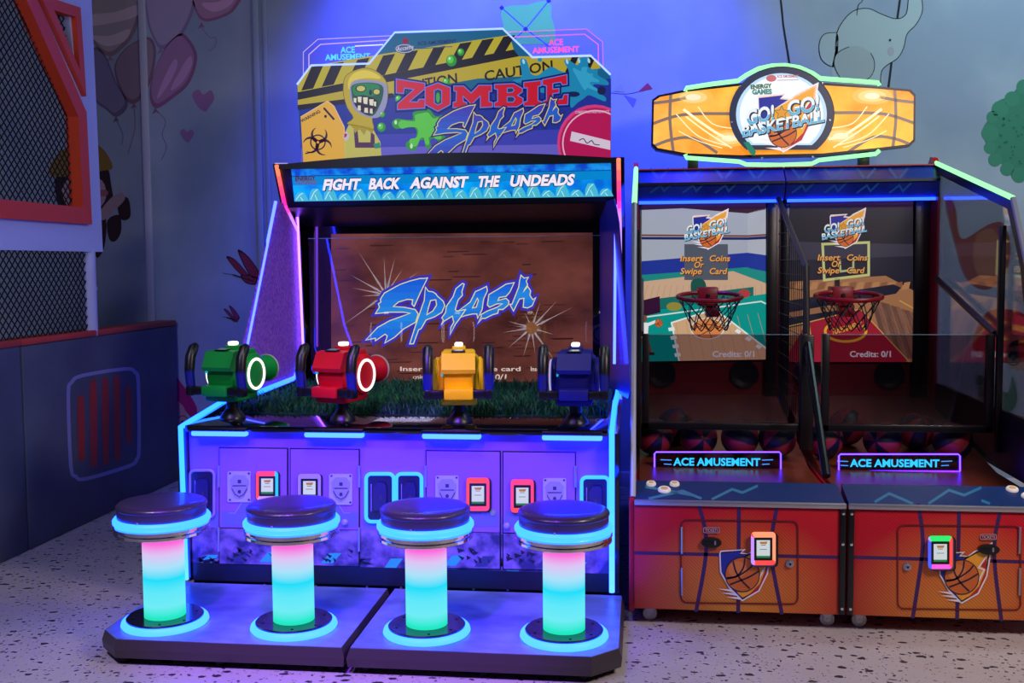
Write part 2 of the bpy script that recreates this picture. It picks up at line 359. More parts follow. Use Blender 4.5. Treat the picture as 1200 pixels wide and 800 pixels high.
# girl with pink hair low on the wall
mb, a = mural('g'); a.blob([(185, 432), (198, 432), (212, 448), (226, 468), (231, 480), (228, 492), (205, 470), (188, 470)], P_((190, 26, 110)), 2); a.blob([(187, 470), (204, 468), (216, 478), (218, 496), (210, 512), (196, 512), (188, 500)], P_((205, 150, 150)), 3)
a.blob([(195, 478), (206, 475), (206, 484), (198, 485)], P_((70, 20, 40)), 4)
for ex in (197, 214): a.line(ellp(ex, 495, 7, 8, 18), 1, P_((120, 60, 80)), 5, True); a.ell(ex, 495, 2, 2.5, P_((50, 30, 50)), 5)
a.blob([(188, 512), (204, 512), (205, 536), (190, 538)], P_((150, 60, 60)), 2); a.poly([(190, 530), (206, 528), (206, 545), (190, 545)], P_((40, 110, 140)), 3); mb.build('mural_girl', wall, 0)
# kite, bunting, elephant on a swing, tree, red figure behind the side glass
mb, a = mural('k'); a.blob([(588, 9), (617, 6), (643, 1), (646, 20), (651, 48), (620, 52), (592, 50), (590, 30)], P_((120, 230, 80)), 1, 2); ln = P_((110, 120, 210))
a.line([(588, 9), (616, 34), (651, 60)], 1.6, ln, 2); a.line([(643, 1), (616, 34), (596, 52)], 1.6, ln, 2)
for q in ((588, 9), (643, 1), (616, 34)): a.poly([(q[0]-3, q[1]), (q[0], q[1]-3), (q[0]+3, q[1]), (q[0], q[1]+3)], P_((60, 50, 90)), 3)
mb.build('mural_kite', wall, 0)
mb, a = mural('p'); a.line(smooth_path([(700, 105), (718, 109), (735, 110), (750, 107)], 4, False), .8, P_((70, 70, 130)), 1)
for q, c in (([(718, 107), (728, 98), (732, 108)], (150, 165, 140)), ([(731, 111), (746, 116), (742, 126)], (110, 120, 190)), ([(747, 108), (759, 97), (765, 104)], (170, 50, 70))): a.poly(q, P_(c), 2)
mb.build('mural_bunting', wall, 0)
mb, a = mural('e'); ink = P_((22, 24, 34)); bod = P_((176, 192, 200))
a.line([(914, -10), (918, 30), (926, 80)], [2.2, 2.2, 2.6], ink, 1); a.line([(1056, -10), (1049, 40), (1041, 104)], 2.6, ink, 1)
body = [(979, 58), (981, 38), (990, 22), (1002, 12), (1018, 10), (1032, 16), (1050, 22), (1062, 16), (1066, -6), (1078, -6), (1081, 12), (1074, 28), (1063, 40), (1059, 56), (1052, 68), (1040, 76), (1033, 84), (1032, 100), (1000, 104), (975, 92)]
a.blob(body, bod, 2); a.line(smooth_path(body[:18], 4, False), 1, ink, 3)
ear = [(981, 38), (966, 40), (960, 52), (962, 68), (970, 76), (978, 78)]; a.blob(ear+[(982, 60)], bod, 2); a.line(smooth_path(ear, 4, False), .9, ink, 3)
leg = [(1020, 62), (1025, 76), (1020, 90), (1005, 97), (988, 94), (978, 78), (980, 64), (992, 56), (1006, 54)]; a.blob(leg, P_((168, 180, 186)), 4); a.line(smooth_path(leg, 4, True)[:30], .9, ink, 5)
a.ell(1043, 47, 1.4, 1.6, ink, 5); a.ell(1044, 60, 4, 5, P_((172, 172, 186)), 4); a.line(smooth_path([(1004, 18), (1006, 6), (1010, 2), (1012, -3)], 4, False), .9, ink, 4)
mb.build('mural_elephant', wall, 0)
mb, a = mural('t'); gr = P_((54, 132, 106)); a.blob([(1300, 76), (1275, 66), (1245, 72), (1225, 84), (1205, 92), (1196, 98), (1184, 112), (1170, 118), (1164, 128), (1160, 138), (1152, 150), (1154, 164), (1158, 176), (1168, 188), (1176, 194), (1184, 205), (1192, 212), (1206, 210), (1230, 216), (1262, 222), (1300, 206), (1330, 184), (1342, 150), (1334, 114)], gr, 1)
for cx, cy, r in ((1172, 128, 10), (1163, 137, 7), (1160, 156, 10), (1160, 173, 7), (1166, 187, 8), (1180, 198, 8), (1194, 205, 9), (1186, 116, 9), (1200, 102, 9)): a.ell(cx, cy, r, r, P_((60, 138, 112)), 2)
for k in range(26): a.ell(1170+random.random()*40, 132+random.random()*60, 1+random.random(), .8+random.random(), P_((40, 110, 88)), 3)
mb.build('mural_tree', wall, 0)
mb, a = mural('r'); rd = P_((150, 64, 52)); a.blob([(1107, 236), (1114, 232), (1120, 246), (1122, 268), (1128, 280), (1146, 270), (1160, 262), (1176, 262), (1184, 290), (1178, 320), (1160, 338), (1142, 336), (1128, 320), (1118, 286), (1112, 262)], rd, 1)
a.blob([(1144, 276), (1162, 268), (1172, 290), (1168, 318), (1150, 326), (1140, 306)], P_((176, 110, 72)), 2); a.blob([(1150, 372), (1168, 362), (1196, 366), (1210, 384), (1206, 420), (1170, 424), (1140, 408)], P_((140, 40, 48)), 1)
mb.build('mural_figure', wall, 0)
mb, a = mural('o'); a.blob([(1180, 406), (1192, 398), (1206, 404), (1210, 424), (1196, 434), (1182, 428)], P_((176, 150, 140)), 1); a.line(ellp(1187, 419, 8, 9, 18), 1, ink, 3, True); a.ell(1187, 419, 3, 4, ink, 3); a.blob([(1144, 440), (1160, 446), (1180, 460), (1186, 440), (1192, 470), (1176, 486), (1150, 470)], P_((70, 110, 100)), 1)
mb.build('mural_animal', wall, 0)

# ------------------------------------------------------------------ soft play frame and wall pads on the left
XP = -3.23
PADM = noise_mat('pad_vinyl', (78, 82, 92), (88, 93, 104), 2.5, .55); ORG_ = M('orange_paint', (226, 74, 30), .45); WP = M('white_panel', (196, 206, 232), .45)
sp = thing('soft_play_frame', 'white indoor play frame with orange edged netted window above the grey pads', 'play frame', (XP, 5.9, 0))
def yz(px, py): p = at(px, py, 'x', XP); return (p.y, p.z)
def loop(pts, x=XP): return [(x, y, z) for y, z in pts]
diag = lambda p, q, z: (p[0]+(q[0]-p[0])*(z-p[1])/(q[1]-p[1]), z)
w0, w1, w2 = yz(97, 253), yz(91, 134), yz(31.5, 0); w3 = diag(w1, w2, 3.6)
i0, i1, i2 = yz(91, 247), yz(85, 136), yz(25, 0); i3 = diag(i1, i2, 3.6)
outer_w = [(3.6, 1.59), (6.10, 1.59), (6.06, 3.6), (w3[0], 3.6), w1, w0, (3.6, w0[1])]
tri = [yz(56, 9), yz(81, 19), yz(87, 80)]
mb = MB(); mb.prism(loop(outer_w), (-.05, 0, 0), WP, holes=[loop(tri)]); mb.build('panel', sp)
def frame_strip(name, path, w, closed=False, d=.03):
    mb = MB(); N = len(path); off = []
    for i in range(N):
        a = Vector(path[i-1]) if (i or closed) else Vector(path[i]); b = Vector(path[(i+1) % N]) if (i < N-1 or closed) else Vector(path[i]); p = Vector(path[i])
        d1 = (p-a).normalized() if (p-a).length else (b-p).normalized(); d2 = (b-p).normalized() if (b-p).length else d1
        n1 = Vector((-d1.y, d1.x)); n2 = Vector((-d2.y, d2.x)); m = (n1+n2).normalized(); k = w/2/max(.4, m.dot(n1)); off.append((p+m*k, p-m*k))
    for i in range(N if closed else N-1):
        a, b = off[i], off[(i+1) % N]; mb.prism([(XP+d, *a[0]), (XP+d, *b[0]), (XP+d, *b[1]), (XP+d, *a[1])], (-d-.05, 0, 0), ORG_)
    return mb.build(name, sp)
frame_strip('window_frame', [(3.6, w0[1]), w0, w1, w3], .095)
frame_strip('triangle_frame', [yz(49.5, 3), yz(86, 14.5), yz(92, 98)], .06, True)
NETM = M('black_net', (10, 12, 18), .8)
def net(name, poly, sp_=.052):
    mb = MB(); ys = [p[0] for p in poly]; zs = [p[1] for p in poly]; x = XP-.03
    y0, y1, z0, z1 = min(ys), max(ys), min(zs), max(zs)
    for sg in (1, -1):
        k = -int((z1-z0)/sp_)-2
        for i in range(k, int((y1-y0+z1-z0)/sp_)+2):
            a = (y0+i*sp_, z0 if sg > 0 else z1); b = (a[0]+(z1-z0), z1 if sg > 0 else z0); w = .0022
            q = clip_poly([(a[0]-w, a[1]), (b[0]-w, b[1]), (b[0]+w, b[1]), (a[0]+w, a[1])], poly)
            if len(q) >= 3: mb.prism([(x+sg*.002, *p) for p in q], (-.006, 0, 0), NETM)
    mb.build(name, sp, 0)
net('net', [(4.4, i0[1]), i0, i1, diag(i1, i2, 3.3), (4.4, 3.3)]); net('net', tri); net('net', [(4.4, 1.12), (5.95, 1.12), (5.95, 1.60), (4.4, 1.60)])
mb = MB(); mb.tube([(XP-.04, 5.99, 1.09), (XP-.04, 5.99, 1.36), (XP-.04, 5.99, 1.60)], .045, WP, 16); mb.lathe([(.048, 0), (.05, .01), (.048, .02)], (XP-.04, 5.99, 1.36), WP, 20); mb.build('post', sp)
GREYW = M('pad_outline', (150, 152, 190), .5)
for i, (y0, y1, lab) in enumerate(((3.4, 5.205, 'plain dark grey padded wall panel at the left edge under the net'), (5.215, 7.08, 'dark grey padded wall panel with rounded square outline and orange bars'))):
    t = thing('wall_pad', lab, 'wall pad', (XP-.06, (y0+y1)/2, 0), None)
    mb = MB(); mb.box(XP-.12, XP, y0, y1, 0, 1.09, PADM, .012); mb.build('pad', t)
    mb = MB(); mb.box(XP-.125, XP+.004, y0, y1, 1.09, 1.125, M('orange_vinyl', (190, 66, 40), .5), .006); mb.build('top_trim', t)
    if i:
        mb = MB(); a = Art(mb, (XP+.001, 0, 0), (1, 0, 0)); ol = [(80, 462), (84, 448), (96, 440), (147, 432), (158, 436), (162, 448), (163, 524), (160, 538), (151, 546), (100, 561), (89, 558), (83, 546)]
        a.line(smooth_path(ol, 3), 4.2, GREYW, 1, True); mb.build('outline', t, 0)
        mb = MB(); a = Art(mb, (XP+.001, 0, 0), (1, 0, 0))
        for (x0, x1, ya, yb) in ((91, 98.5, 465, 538), (105.5, 113, 448, 544), (119.5, 127, 445, 541), (133, 140.5, 443, 537), (147, 153.5, 453, 518)): a.poly(smooth_path([(x0, ya+4), ((x0+x1)/2, ya), (x1, ya+3), (x1+1, yb-4), ((x0+x1)/2+1, yb), (x0+1, yb-3)], 3), M('orange_bar', (176, 52, 24), .5), 1)
        mb.build('bar_print', t, 0)

# ------------------------------------------------------------------ zombie shooting cabinet
zc = thing('shooting_arcade_cabinet', 'four player water gun arcade cabinet with blue lit consoles and zombie marquee', 'arcade machine', (-1.062, 5.4, 0))
XL, XR = -2.0, -.124
YF = 4.45
PURP = M('purple_panel', (140, 96, 190), .42); PURPD = M('purple_panel_dark', (70, 62, 110), .5)
prof = [(4.41, .118), (4.40, .80), (4.88, .852), (5.32, .838), (5.93, .85), (6.10, 1.0), (6.05, 1.70), (5.84, 1.84), (5.72, 2.05)]
def led_col(t):
    st = [(0, (120, 240, 255)), (.10, (80, 225, 255)), (.45, (60, 205, 255)), (.62, (120, 190, 255)), (.80, (215, 180, 255)), (.90, (240, 150, 255)), (.93, (255, 40, 215)), (.96, (255, 90, 120)), (1, (255, 190, 90))]
    for (a, ca), (b, cb) in zip(st, st[1:]):
        if t <= b: k = (t-a)/(b-a); return tuple(int(round(x+(y-x)*k)) for x, y in zip(ca, cb))
    return st[-1][1]
for sx, nm in ((XL, -1), (XR, 1)):
    x0 = sx-.03 if nm < 0 else sx-.012; mb = MB()
    full = [(4.43, .106), (4.42, .79), (4.89, .84), (5.32, .826), (5.94, .838), (6.12, 1.0), (6.07, 1.70), (5.86, 1.84), (5.74, 2.06), (6.6, 2.06), (6.6, .106)]
    mb.prism([(x0, y, z) for y, z in full], (.042, 0, 0), BLKG); mb.build('side_panel', zc)
    pts = [prof[0]]
    for (a, b) in zip(prof, prof[1:]):
        n = max(1, int(math.hypot(b[0]-a[0], b[1]-a[1])/.03)); pts += [(a[0]+(b[0]-a[0])*k/n, a[1]+(b[1]-a[1])*k/n) for k in range(1, n+1)]
    ln = len(pts)-1; mats = [LED(led_col(round(i/ln*64)/64), 14 if i/ln < .7 else 1.6) for i in range(ln)]
    mb = MB(); mb.tube([(sx, y, z) for y, z in pts], .0115, None, 8, mats=mats); mb.build('led_strip', zc)
# body, front panel
mb = MB(); mb.box(XL+.014, XR-.014, YF+.01, 6.58, .0, .775, BLK).box(XL+.014, XR-.014, 6.32, 6.58, .775, 2.05, BLK); mb.build('body', zc)
GRUNGE = noise_mat('distressed_print', (46, 44, 100), (136, 116, 186), 16, .5, lo=.36, hi=.66, detail=14)
A = Art(None, (0, YF, 0), (0, -1, 0)); FP = []
mb = MB(); mb.box(XL+.014, XR-.014, YF, YF+.012, .345, .772, PURP).box(XL+.014, XR-.014, YF, YF+.012, .185, .345, GRUNGE)
mb.box(XL+.014, XR-.014, YF-.004, YF+.012, .105, .185, M('skirt', (20, 20, 34), .35))
A.mb = mb; BL = M('seam_black', (10, 8, 20), .5); TEAL = M('teal_print', (50, 190, 170), .5); TOPB = M('band_print', (104, 108, 178), .5)
for k, x in enumerate(list(range(232, 712, 36))):
    yb = 664+(x-232)*.02; A.poly([(x, yb), (x+10, yb-14), (x+24, yb-14), (x+14, yb)], TEAL if k % 2 == 0 else M('slate_print', (52, 60, 110), .5), 1)
for x in (230, 300, 400, 470, 560, 640):
    for k in range(7): A.poly([(x+random.random()*40, 650+random.random()*14), (x+random.random()*40, 652+random.random()*12), (x+random.random()*40, 655+random.random()*9)], M('scuff', (20, 20, 50), .6), 2)
for x0, x1 in ((224, 420), (425, 498), (500, 676)): A.poly([(x0, 598+(x0-224)*.02), (x1, 598+(x1-224)*.02), (x1, 616+(x1-224)*.02), (x0, 616+(x0-224)*.02)], TOPB, 1)
for x in (238, 310, 370, 430, 470, 555, 595, 665):
    for dy in (0, 13): A.ell(x, 672+(x-238)*.02+dy*.9, 1.5, 1.5, STEEL, 1)
mb.build('front_panel', zc)
# doors: four leaves with hinges
for k, (x0, x1, hx) in enumerate(((257, 338, 257.5), (340, 422, 421.5), (499, 587, 499.5), (589, 675, 674.5))):
    mb = MB(); A.mb = mb; y0 = 523.5+(x0-257)*.014; y1 = 524+(x1-257)*.014
    def quad(px0, px1, py0, py1): return [A.to((px0, py0)), A.to((px1, py0+(px1-px0)*.012)), A.to((px1, py1+(px1-px0)*.02)), A.to((px0, py1))]
    mb.prism(quad(x0, x1, y0, 661+(x0-257)*.018), (0, -.004, 0), BL)
    q = quad(x0+1.3, x1-1.3, y0+1.3, 617+(x0-257)*.018); mb.prism(q, (0, -.008, 0), PURP)
    q = quad(x0+1.3, x1-1.3, 618.5+(x0-257)*.018, 659.5+(x0-257)*.018); mb.prism(q, (0, -.008, 0), GRUNGE)
    A.step = .001; sgn = 1 if k % 2 == 0 else -1
    A.poly([(x0+3, 599), (x0+3, 616), (x1-3, 617), (x1-3, 600)], TOPB, 9); xm = (x0+x1)/2
    A.poly([(xm-22, 600), (xm-14, 588), (xm+14, 588), (xm+22, 600)], TOPB, 10); A.line([(xm-30, 601), (xm-22, 601), (xm-14, 588), (xm+14, 588), (xm+22, 601), (xm+30, 601)], 1, M('print_line', (150, 150, 220), .5), 11)
    for kk, x in enumerate(range(232, 712, 36)):
        if x > x0+3 and x+24 < x1-3: yb = 657+(x-232)*.02; A.poly([(x, yb), (x+10, yb-12), (x+24, yb-12), (x+14, yb)], TEAL if kk % 2 == 0 else M('slate_print', (52, 60, 110), .5), 10)
    for q in range(14): xx = random.uniform(x0+4, x1-14); yy = random.uniform(640, 655); A.poly([(xx, yy), (xx+random.random()*10, yy+3), (xx+random.random()*8, yy+6)], M('scuff', (20, 20, 50), .6), 11)
    d = mb.build('door', zc); A.step = .0005
    for (ya, yb) in ((545, 570), (617, 645)):
        mb = MB(); p, q2 = A.to((hx, ya)), A.to((hx, yb)); mb.tube([p+Vector((0, -.012, 0)), q2+Vector((0, -.012, 0))], .005, STEEL, 8); mb.build('hinge', d)
    if k in (1, 3):
        mb = MB(); p = A.to((405 if k == 1 else 594, 611 if k == 1 else 615)); mb.lathe([(.0, -.02), (.008, -.019), (.013, -.014), (.014, -.008), (.014, 0)], p+Vector((0, -.008, 0)), M('knob', (150, 140, 210), .3), 20, 'y'); mb.build('knob', d)
    if k == 2:
        mb = MB(); p = A.to((578, 600)); mb.lathe([(.0, -.008), (.008, -.008), (.009, -.004), (.013, -.004), (.014, 0)], p+Vector((0, -.008, 0)), STEEL, 20, 'y'); mb.build('lock', d)
def coin_mech(cx, cy):
    mb = MB(); B = Art(mb, (0, YF-.009, 0), (0, -1, 0)); pl = M('coin_plate', (190, 184, 205), .4, .3); dk = M('coin_line', (60, 50, 90), .4)
    mb.prism([B.to(p) for p in rrect(cx-13.5, cy-18, cx+13.5, cy+18, 2)], (0, -.005, 0), pl); B.p0.y = YF-.0145
    sh = [(cx-11, cy-8), (cx-6, cy-14), (cx+6, cy-14), (cx+11, cy-8), (cx+9, cy+4), (cx+5, cy+11), (cx, cy+14), (cx-5, cy+11), (cx-9, cy+4)]
    mb.prism([B.to(p) for p in sh], (0, -.004, 0), M('coin_shield', (165, 158, 190), .35, .3)); B.p0.y = YF-.019
    B.line([(cx-8, cy-1), (cx+8, cy-1)], 1.2, dk, 1); B.line([(cx-9, cy+2), (cx-5, cy+9), (cx, cy+12), (cx+5, cy+9), (cx+9, cy+2)], 1, dk, 1); B.poly([(cx-2, cy-8), (cx+2, cy-8), (cx+2, cy-4), (cx-2, cy-4)], dk, 1); B.ell(cx, cy+6, 2, 2.2, dk, 1)
    B.p0.y = YF-.0145
    for dx in (-11, 11):
        for dy in (-15.5, 15.5): B.ell(cx+dx, cy+dy, 1.3, 1.3, dk, 1)
    mb.build('coin_mechanism', zc)
for c in ((280.5, 570), (399.5, 573), (524, 575), (650, 578)): coin_mech(*c)
def reader(cx, cy, hw, hh, par, yy, cols, depth=.012):
    mb = MB(); B = Art(mb, (0, yy, 0), (0, -1, 0)); o = rrect(cx-hw, cy-hh, cx+hw, cy+hh, hw*.3)
    mb.prism([B.to(p) for p in rrect(cx-hw+1, cy-hh+.6, cx+hw+2.4, cy+hh+1, hw*.3)], (0, -depth*.8, 0), BLK)
    mb.prism([B.to(p) for p in o], (0, -depth, 0), M('reader_shell', (90, 70, 100), .4)); B.p0.y = yy-depth-.0004
    n = len(o); inn = rrect(cx-hw*.74, cy-hh*.66, cx+hw*.74, cy+hh*.72, hw*.06)
    for k in range(n):
        a, b = o[k], o[(k+1) % n]; t = ((k+.5)/n); c = cols[int(t*len(cols)) % len(cols)]
        B.poly([a, b, inn[(k+1) % n], inn[k]], c, 1)
    r = mb.build('card_reader', par)
    mb = MB(); B = Art(mb, (0, yy-depth-.001, 0), (0, -1, 0)); B.poly(inn, BLK, 2); x0, x1, y0, y1 = cx-hw*.54, cx+hw*.54, cy-hh*.5, cy+hh*.56
    B.poly([(x0, y0), (x1, y0), (x1, y1), (x0, y1)], S((215, 225, 228), .8), 3); B.poly([(cx-hw*.3, y0+2), (cx+hw*.35, y0+1.6), (cx+hw*.25, y0+4.6), (cx-hw*.25, y0+4.4)], S((190, 120, 50), .8), 4)
    B.line([(cx-hw*.2, y0+5.8), (cx+hw*.2, y0+5.8)], .7, S((70, 80, 60), .8), 4); B.line([(cx-hw*.3, cy+1), (cx+hw*.3, cy+1)], .8, S((120, 130, 130), .8), 4); B.poly([(x0, y1-2.4), (x1, y1-2.4), (x1, y1), (x0, y1)], S((40, 130, 70), .8), 4)
    mb.build('screen', r, 0)
PK = G((255, 60, 120), 1.3); RDL = G((255, 70, 70), 1.2); CY2 = G((40, 190, 255), 1.2); OFF = M('reader_rim', (180, 165, 220), .4); GRN = G((40, 230, 110), 1.1); BL2 = G((70, 90, 255), 1.2); LAV = G((190, 140, 255), 1.2); ORL = G((255, 150, 110), 1.2); PNK = G((255, 90, 220), 1.1)
reader(313, 569, 13, 17, zc, YF-.009, [CY2, CY2, LAV, RDL, PK]); reader(362.5, 572, 13.5, 17, zc, YF-.009, [OFF]); reader(560, 579, 13.5, 19.5, zc, YF-.009, [PK, PK, RDL]); reader(612, 581, 13.5, 19.5, zc, YF-.009, [PK, RDL, PK])
def ticket(x0, x1, y0, y1, lit):
    mb = MB(); B = Art(mb, (0, YF, 0), (0, -1, 0)); mb.prism([B.to(p) for p in rrect(x0, y0, x1, y1, 5)], (0, -.006, 0), M('ticket_plate', (26, 22, 70), .35)); B.p0.y = YF-.0065; cx = (x0+x1)/2
    mb.prism([B.to(p) for p in [(cx-7, y0+16), (cx-3, y0+10), (cx+6, y0+10), (cx+8, y0+16), (cx+8, y1-14), (cx-7, y1-14)]], (0, -.012, 0), M('ticket_mouth', (34, 30, 96), .3)); B.line([(x0+6, y0+12), (x0+6, y1-12)], .8, M('scale_print', (160, 140, 230), .5), 1)
    B.p0.y = YF-.02; B.ell(cx+1, (y0+y1)/2, 1.6, 3, M('coin_line', (60, 50, 90), .4), 1)
    t = mb.build('ticket_dispenser', zc); mb = MB(); B = Art(mb, (0, YF-.008, 0), (0, -1, 0)); mb.tube([B.to(p) for p in rrect(x0, y0, x1, y1, 6, 5)], .008 if lit else .007, LED((70, 215, 255), 7) if lit else M('unlit_tube', (150, 128, 200), .4), 8, True); mb.build('led_frame', t)
ticket(222.5, 251, 551, 606, False); ticket(429, 461.5, 555, 611, True); ticket(464.5, 494, 555, 611, True); ticket(681.5, 713.5, 559, 615, True)
# counter and grass
mb = MB(); mb.box(XL+.014, XR-.014, 4.41, 6.25, .778, .806, BLKG, .004)
mb.build('counter', zc)
for x0, x1 in ((226, 291), (358, 427), (495.5, 564), (635.5, 706)):
    p = at(x0, 507, 'y', 4.415); q = at(x1, 507, 'y', 4.415); mb = MB()
    mb.box(p.x, q.x, 4.385, 4.425, .784, .80, BLK, .004); mb.build('gun_ledge', zc)
    mb = MB(); mb.box(p.x, q.x, 4.39, 4.425, .762, .784, LED((110, 215, 255), 60), .008); mb.build('led_bar', zc)
mb = MB(); gm = [M('grass_blade', c, .6) for c in ((14, 84, 56), (20, 108, 66), (10, 64, 46))]; mb.box(XL+.03, XR-.03, 4.76, 6.14, .806, .812, M('turf_backing', (14, 60, 44), .9))
for k in range(6500):
    x = random.uniform(XL+.04, XR-.04); y = 4.77+1.33*random.random()**1.3; a = random.random()*6.28; h = random.uniform(.02, .052); w = .004; dx, dy = math.cos(a), math.sin(a); lx, ly = random.uniform(-.03, .03), random.uniform(-.03, .03)
    mb.add([(x-dx*w, y-dy*w, .81), (x+dx*w, y+dy*w, .81), (x+lx*.4+dx*w*.7, y+ly*.4+dy*w*.7, .81+h*.6), (x+lx*.4-dx*w*.7, y+ly*.4-dy*w*.7, .81+h*.6), (x+lx, y+ly, .81+h)], [(0, 1, 2, 3), (3, 2, 4)], random.choice(gm))
g = mb.build('grass', zc, 0); g['kind'] = 'stuff'
# screen
YS = 6.2
BRICK = noise_mat('screen_brick', (66, 30, 27), (126, 68, 54), 2.6, .25, em=.74, lo=.3, hi=.68, detail=12, stretch=(1, 1, 1.8))
mb = MB(); mb.box(XL+.014, XR-.014, YS+.004, YS+.12, .80, 1.84, BLKG); A = Art(mb, (0, YS+.003, 0), (0, -1, 0))
mb.build('screen_bezel', zc)
mb = MB(); A = Art(mb, (0, YS+.003, 0), (0, -1, 0)); A.poly([(388, 274), (694.5, 272.5), (694.5, 447.5), (388, 448.5)], BRICK, 0)
mort = S((70, 32, 26), .6)
for k in range(70):
    x = random.uniform(390, 660); y = random.uniform(276, 444); w = random.uniform(6, 40); A.poly([(x, y), (x+w, y-.5), (x+w*.9, y+1), (x+.1*w, y+1.3)], mort if k % 3 else S((84, 46, 38), .6), 1)
SPL = {'S': [(435, 88), (412, 92), (385, 92), (320, 108), (250, 132), (190, 165), (145, 190), (118, 232), (122, 250), (105, 262), (112, 285), (85, 328), (180, 318), (275, 318), (318, 325), (250, 350), (180, 375), (100, 420), (20, 505), (85, 492), (85, 510), (150, 465), (165, 478), (148, 525), (215, 485), (275, 430), (355, 385), (372, 330), (352, 300), (280, 285), (205, 280), (240, 250), (300, 232), (335, 235), (330, 265), (345, 280), (385, 190)],
 'P': [(420, 150), (440, 178), (470, 182), (490, 195), (500, 210), (540, 245), (550, 275), (530, 320), (480, 350), (425, 370), (390, 430), (375, 435), (340, 530), (315, 530), (350, 420), (380, 330), (412, 240)],
 'L': [(668, 125), (680, 130), (665, 180), (668, 205), (640, 235), (620, 300), (630, 310), (690, 300), (650, 360), (620, 400), (585, 470), (590, 420), (610, 385), (600, 345), (545, 378), (525, 405), (540, 370), (530, 355), (555, 320), (560, 280), (605, 215), (625, 160)],
 'A': [(830, 145), (835, 175), (810, 230), (800, 300), (790, 320), (770, 360), (765, 330), (735, 330), (690, 340), (655, 352), (690, 300), (640, 310), (720, 250), (755, 180), (790, 165)],
 's': [(1015, 120), (985, 185), (960, 212), (915, 220), (905, 240), (960, 225), (980, 245), (975, 270), (940, 300), (910, 300), (905, 325), (870, 335), (820, 360), (800, 360), (770, 395), (795, 345), (790, 335), (835, 310), (900, 285), (935, 262), (900, 262), (850, 285), (835, 270), (845, 200), (905, 165), (960, 130)],
 'h': [(1060, 70), (1080, 90), (1110, 85), (1095, 110), (1105, 135), (1085, 165), (1075, 185), (1105, 145), (1125, 175), (1120, 205), (1140, 235), (1160, 220), (1135, 275), (1105, 290), (1075, 285), (1080, 225), (1050, 230), (1010, 310), (985, 265), (1000, 265), (1045, 150), (1050, 110)]}
SPH = {'P': [(455, 240), (490, 235), (495, 270), (470, 310), (430, 335), (440, 290)], 'A': [(768, 225), (775, 240), (760, 285), (735, 290)]}
def splash(A, tf, em, ow, sw, L0, shadow, cols):
    for i, (k, pts) in enumerate(SPL.items()):
        q = [tf(p) for p in pts]; A.line(q, sw, S(shadow, em), L0, True); A.poly(q, S(shadow, em), L0)
    for i, (k, pts) in enumerate(SPL.items()):
        q = [tf(p) for p in pts]; A.poly(q, S(cols[0], em), L0+1)
        ys = [p[1] for p in q]; lo, hi = min(ys), max(ys); xa_, xb_ = min(p[0] for p in q)-1, max(p[0] for p in q)+1
        for g in range(9):
            w = 1-abs((g+.5)/9-.55)/.55; c = tuple(int(a+(b-a)*max(0, w)) for a, b in zip(*cols)); y0, y1 = lo+(hi-lo)*g/9-.05, lo+(hi-lo)*(g+1)/9+.05
            A.clip = [(xa_, y0), (xb_, y0), (xb_, y1), (xa_, y1)]; A.poly(q, S(c, em), L0+2); A.clip = None
        if k in SPH: h = [tf(p) for p in SPH[k]]; A.poly(h, S(shadow, em), L0+3); A.line(h, ow, S((245, 236, 150), em), L0+4, True)
        A.line(q, ow, S((245, 236, 150), em), L0+4, True)
# crack stars
def crack(cx, cy, r, core, rays, halo):
    for k in range(3): A.blob([(cx+math.cos(t)*r*(.42-.12*k)*(1+.3*math.sin(t*3+k)), cy+math.sin(t)*r*(.42-.12*k)*(1+.25*math.cos(t*2))) for t in [j*.7 for j in range(9)]], S(halo[k], .8), 2+k)
    for dx, dy in rays:
        l = math.hypot(dx, dy); nx, ny = -dy/l, dx/l; A.poly([(cx+nx*.7, cy+ny*.7), (cx+dx, cy+dy), (cx-nx*.7, cy-ny*.7)], S((225, 200, 195), .75), 5)
        A.poly([(cx+dx*.2+nx*1.8, cy+dy*.2+ny*1.8), (cx+dx*.6, cy+dy*.6), (cx+dx*.25-nx*1.2, cy+dy*.25-ny*1.2)], S((190, 176, 186), .5), 5)
    A.blob(core, S((150, 96, 60), .7), 6)
crack(452, 345, 26, [(448, 342), (453, 340), (456, 345), (452, 350)], [(-33, -52), (-2, -44), (11, -44), (39, -27), (-43, -24), (-40, -8), (-29, 2), (-52, 37), (-15, -24), (-22, 16), (20, -30)], ((98, 62, 66), (130, 100, 116), (180, 165, 195)))
crack(623, 384, 26, [(617, 380), (624, 377), (630, 384), (625, 391), (618, 390)], [(-28, -8), (-36, 6), (-28, 24), (-10, 34), (4, 30), (16, 24), (26, 8), (48, -24), (30, -32), (10, -30), (-8, -18), (28, 40), (-20, -2)], ((104, 62, 46), (140, 92, 60), (200, 160, 130)))
splash(A, lambda p: (425+p[0]*.175, 310+p[1]*.175), .95, 1.1, 7, 8, (60, 52, 190), ((22, 92, 226), (40, 150, 236)))
tx = S((238, 220, 205), .9)
for x in (315, 469, 622): A.text('Insert coins or Swipe card', (x, 434.5), (x+(141 if x < 600 else 72), 434.5), 5, tx, 8, 0, .015) if x > 400 and x < 600 else None
A.text('Insert', (622, 434.5), (637, 434.5), 5, tx, 8, 0, .015); A.text('card', (438, 434.5), (450, 434.5), 5, tx, 8, 0, .015)
A.text('coin(s)', (484, 444), (505, 444), 5, tx, 8, 0, .015); A.text('coin(s)', (548, 444), (572, 444), 5, tx, 8, 0, .015); A.text('0/1', (580, 444.5), (593, 444.5), 6, tx, 8, .1, .015)
mb.build('screen_picture', zc, 0)
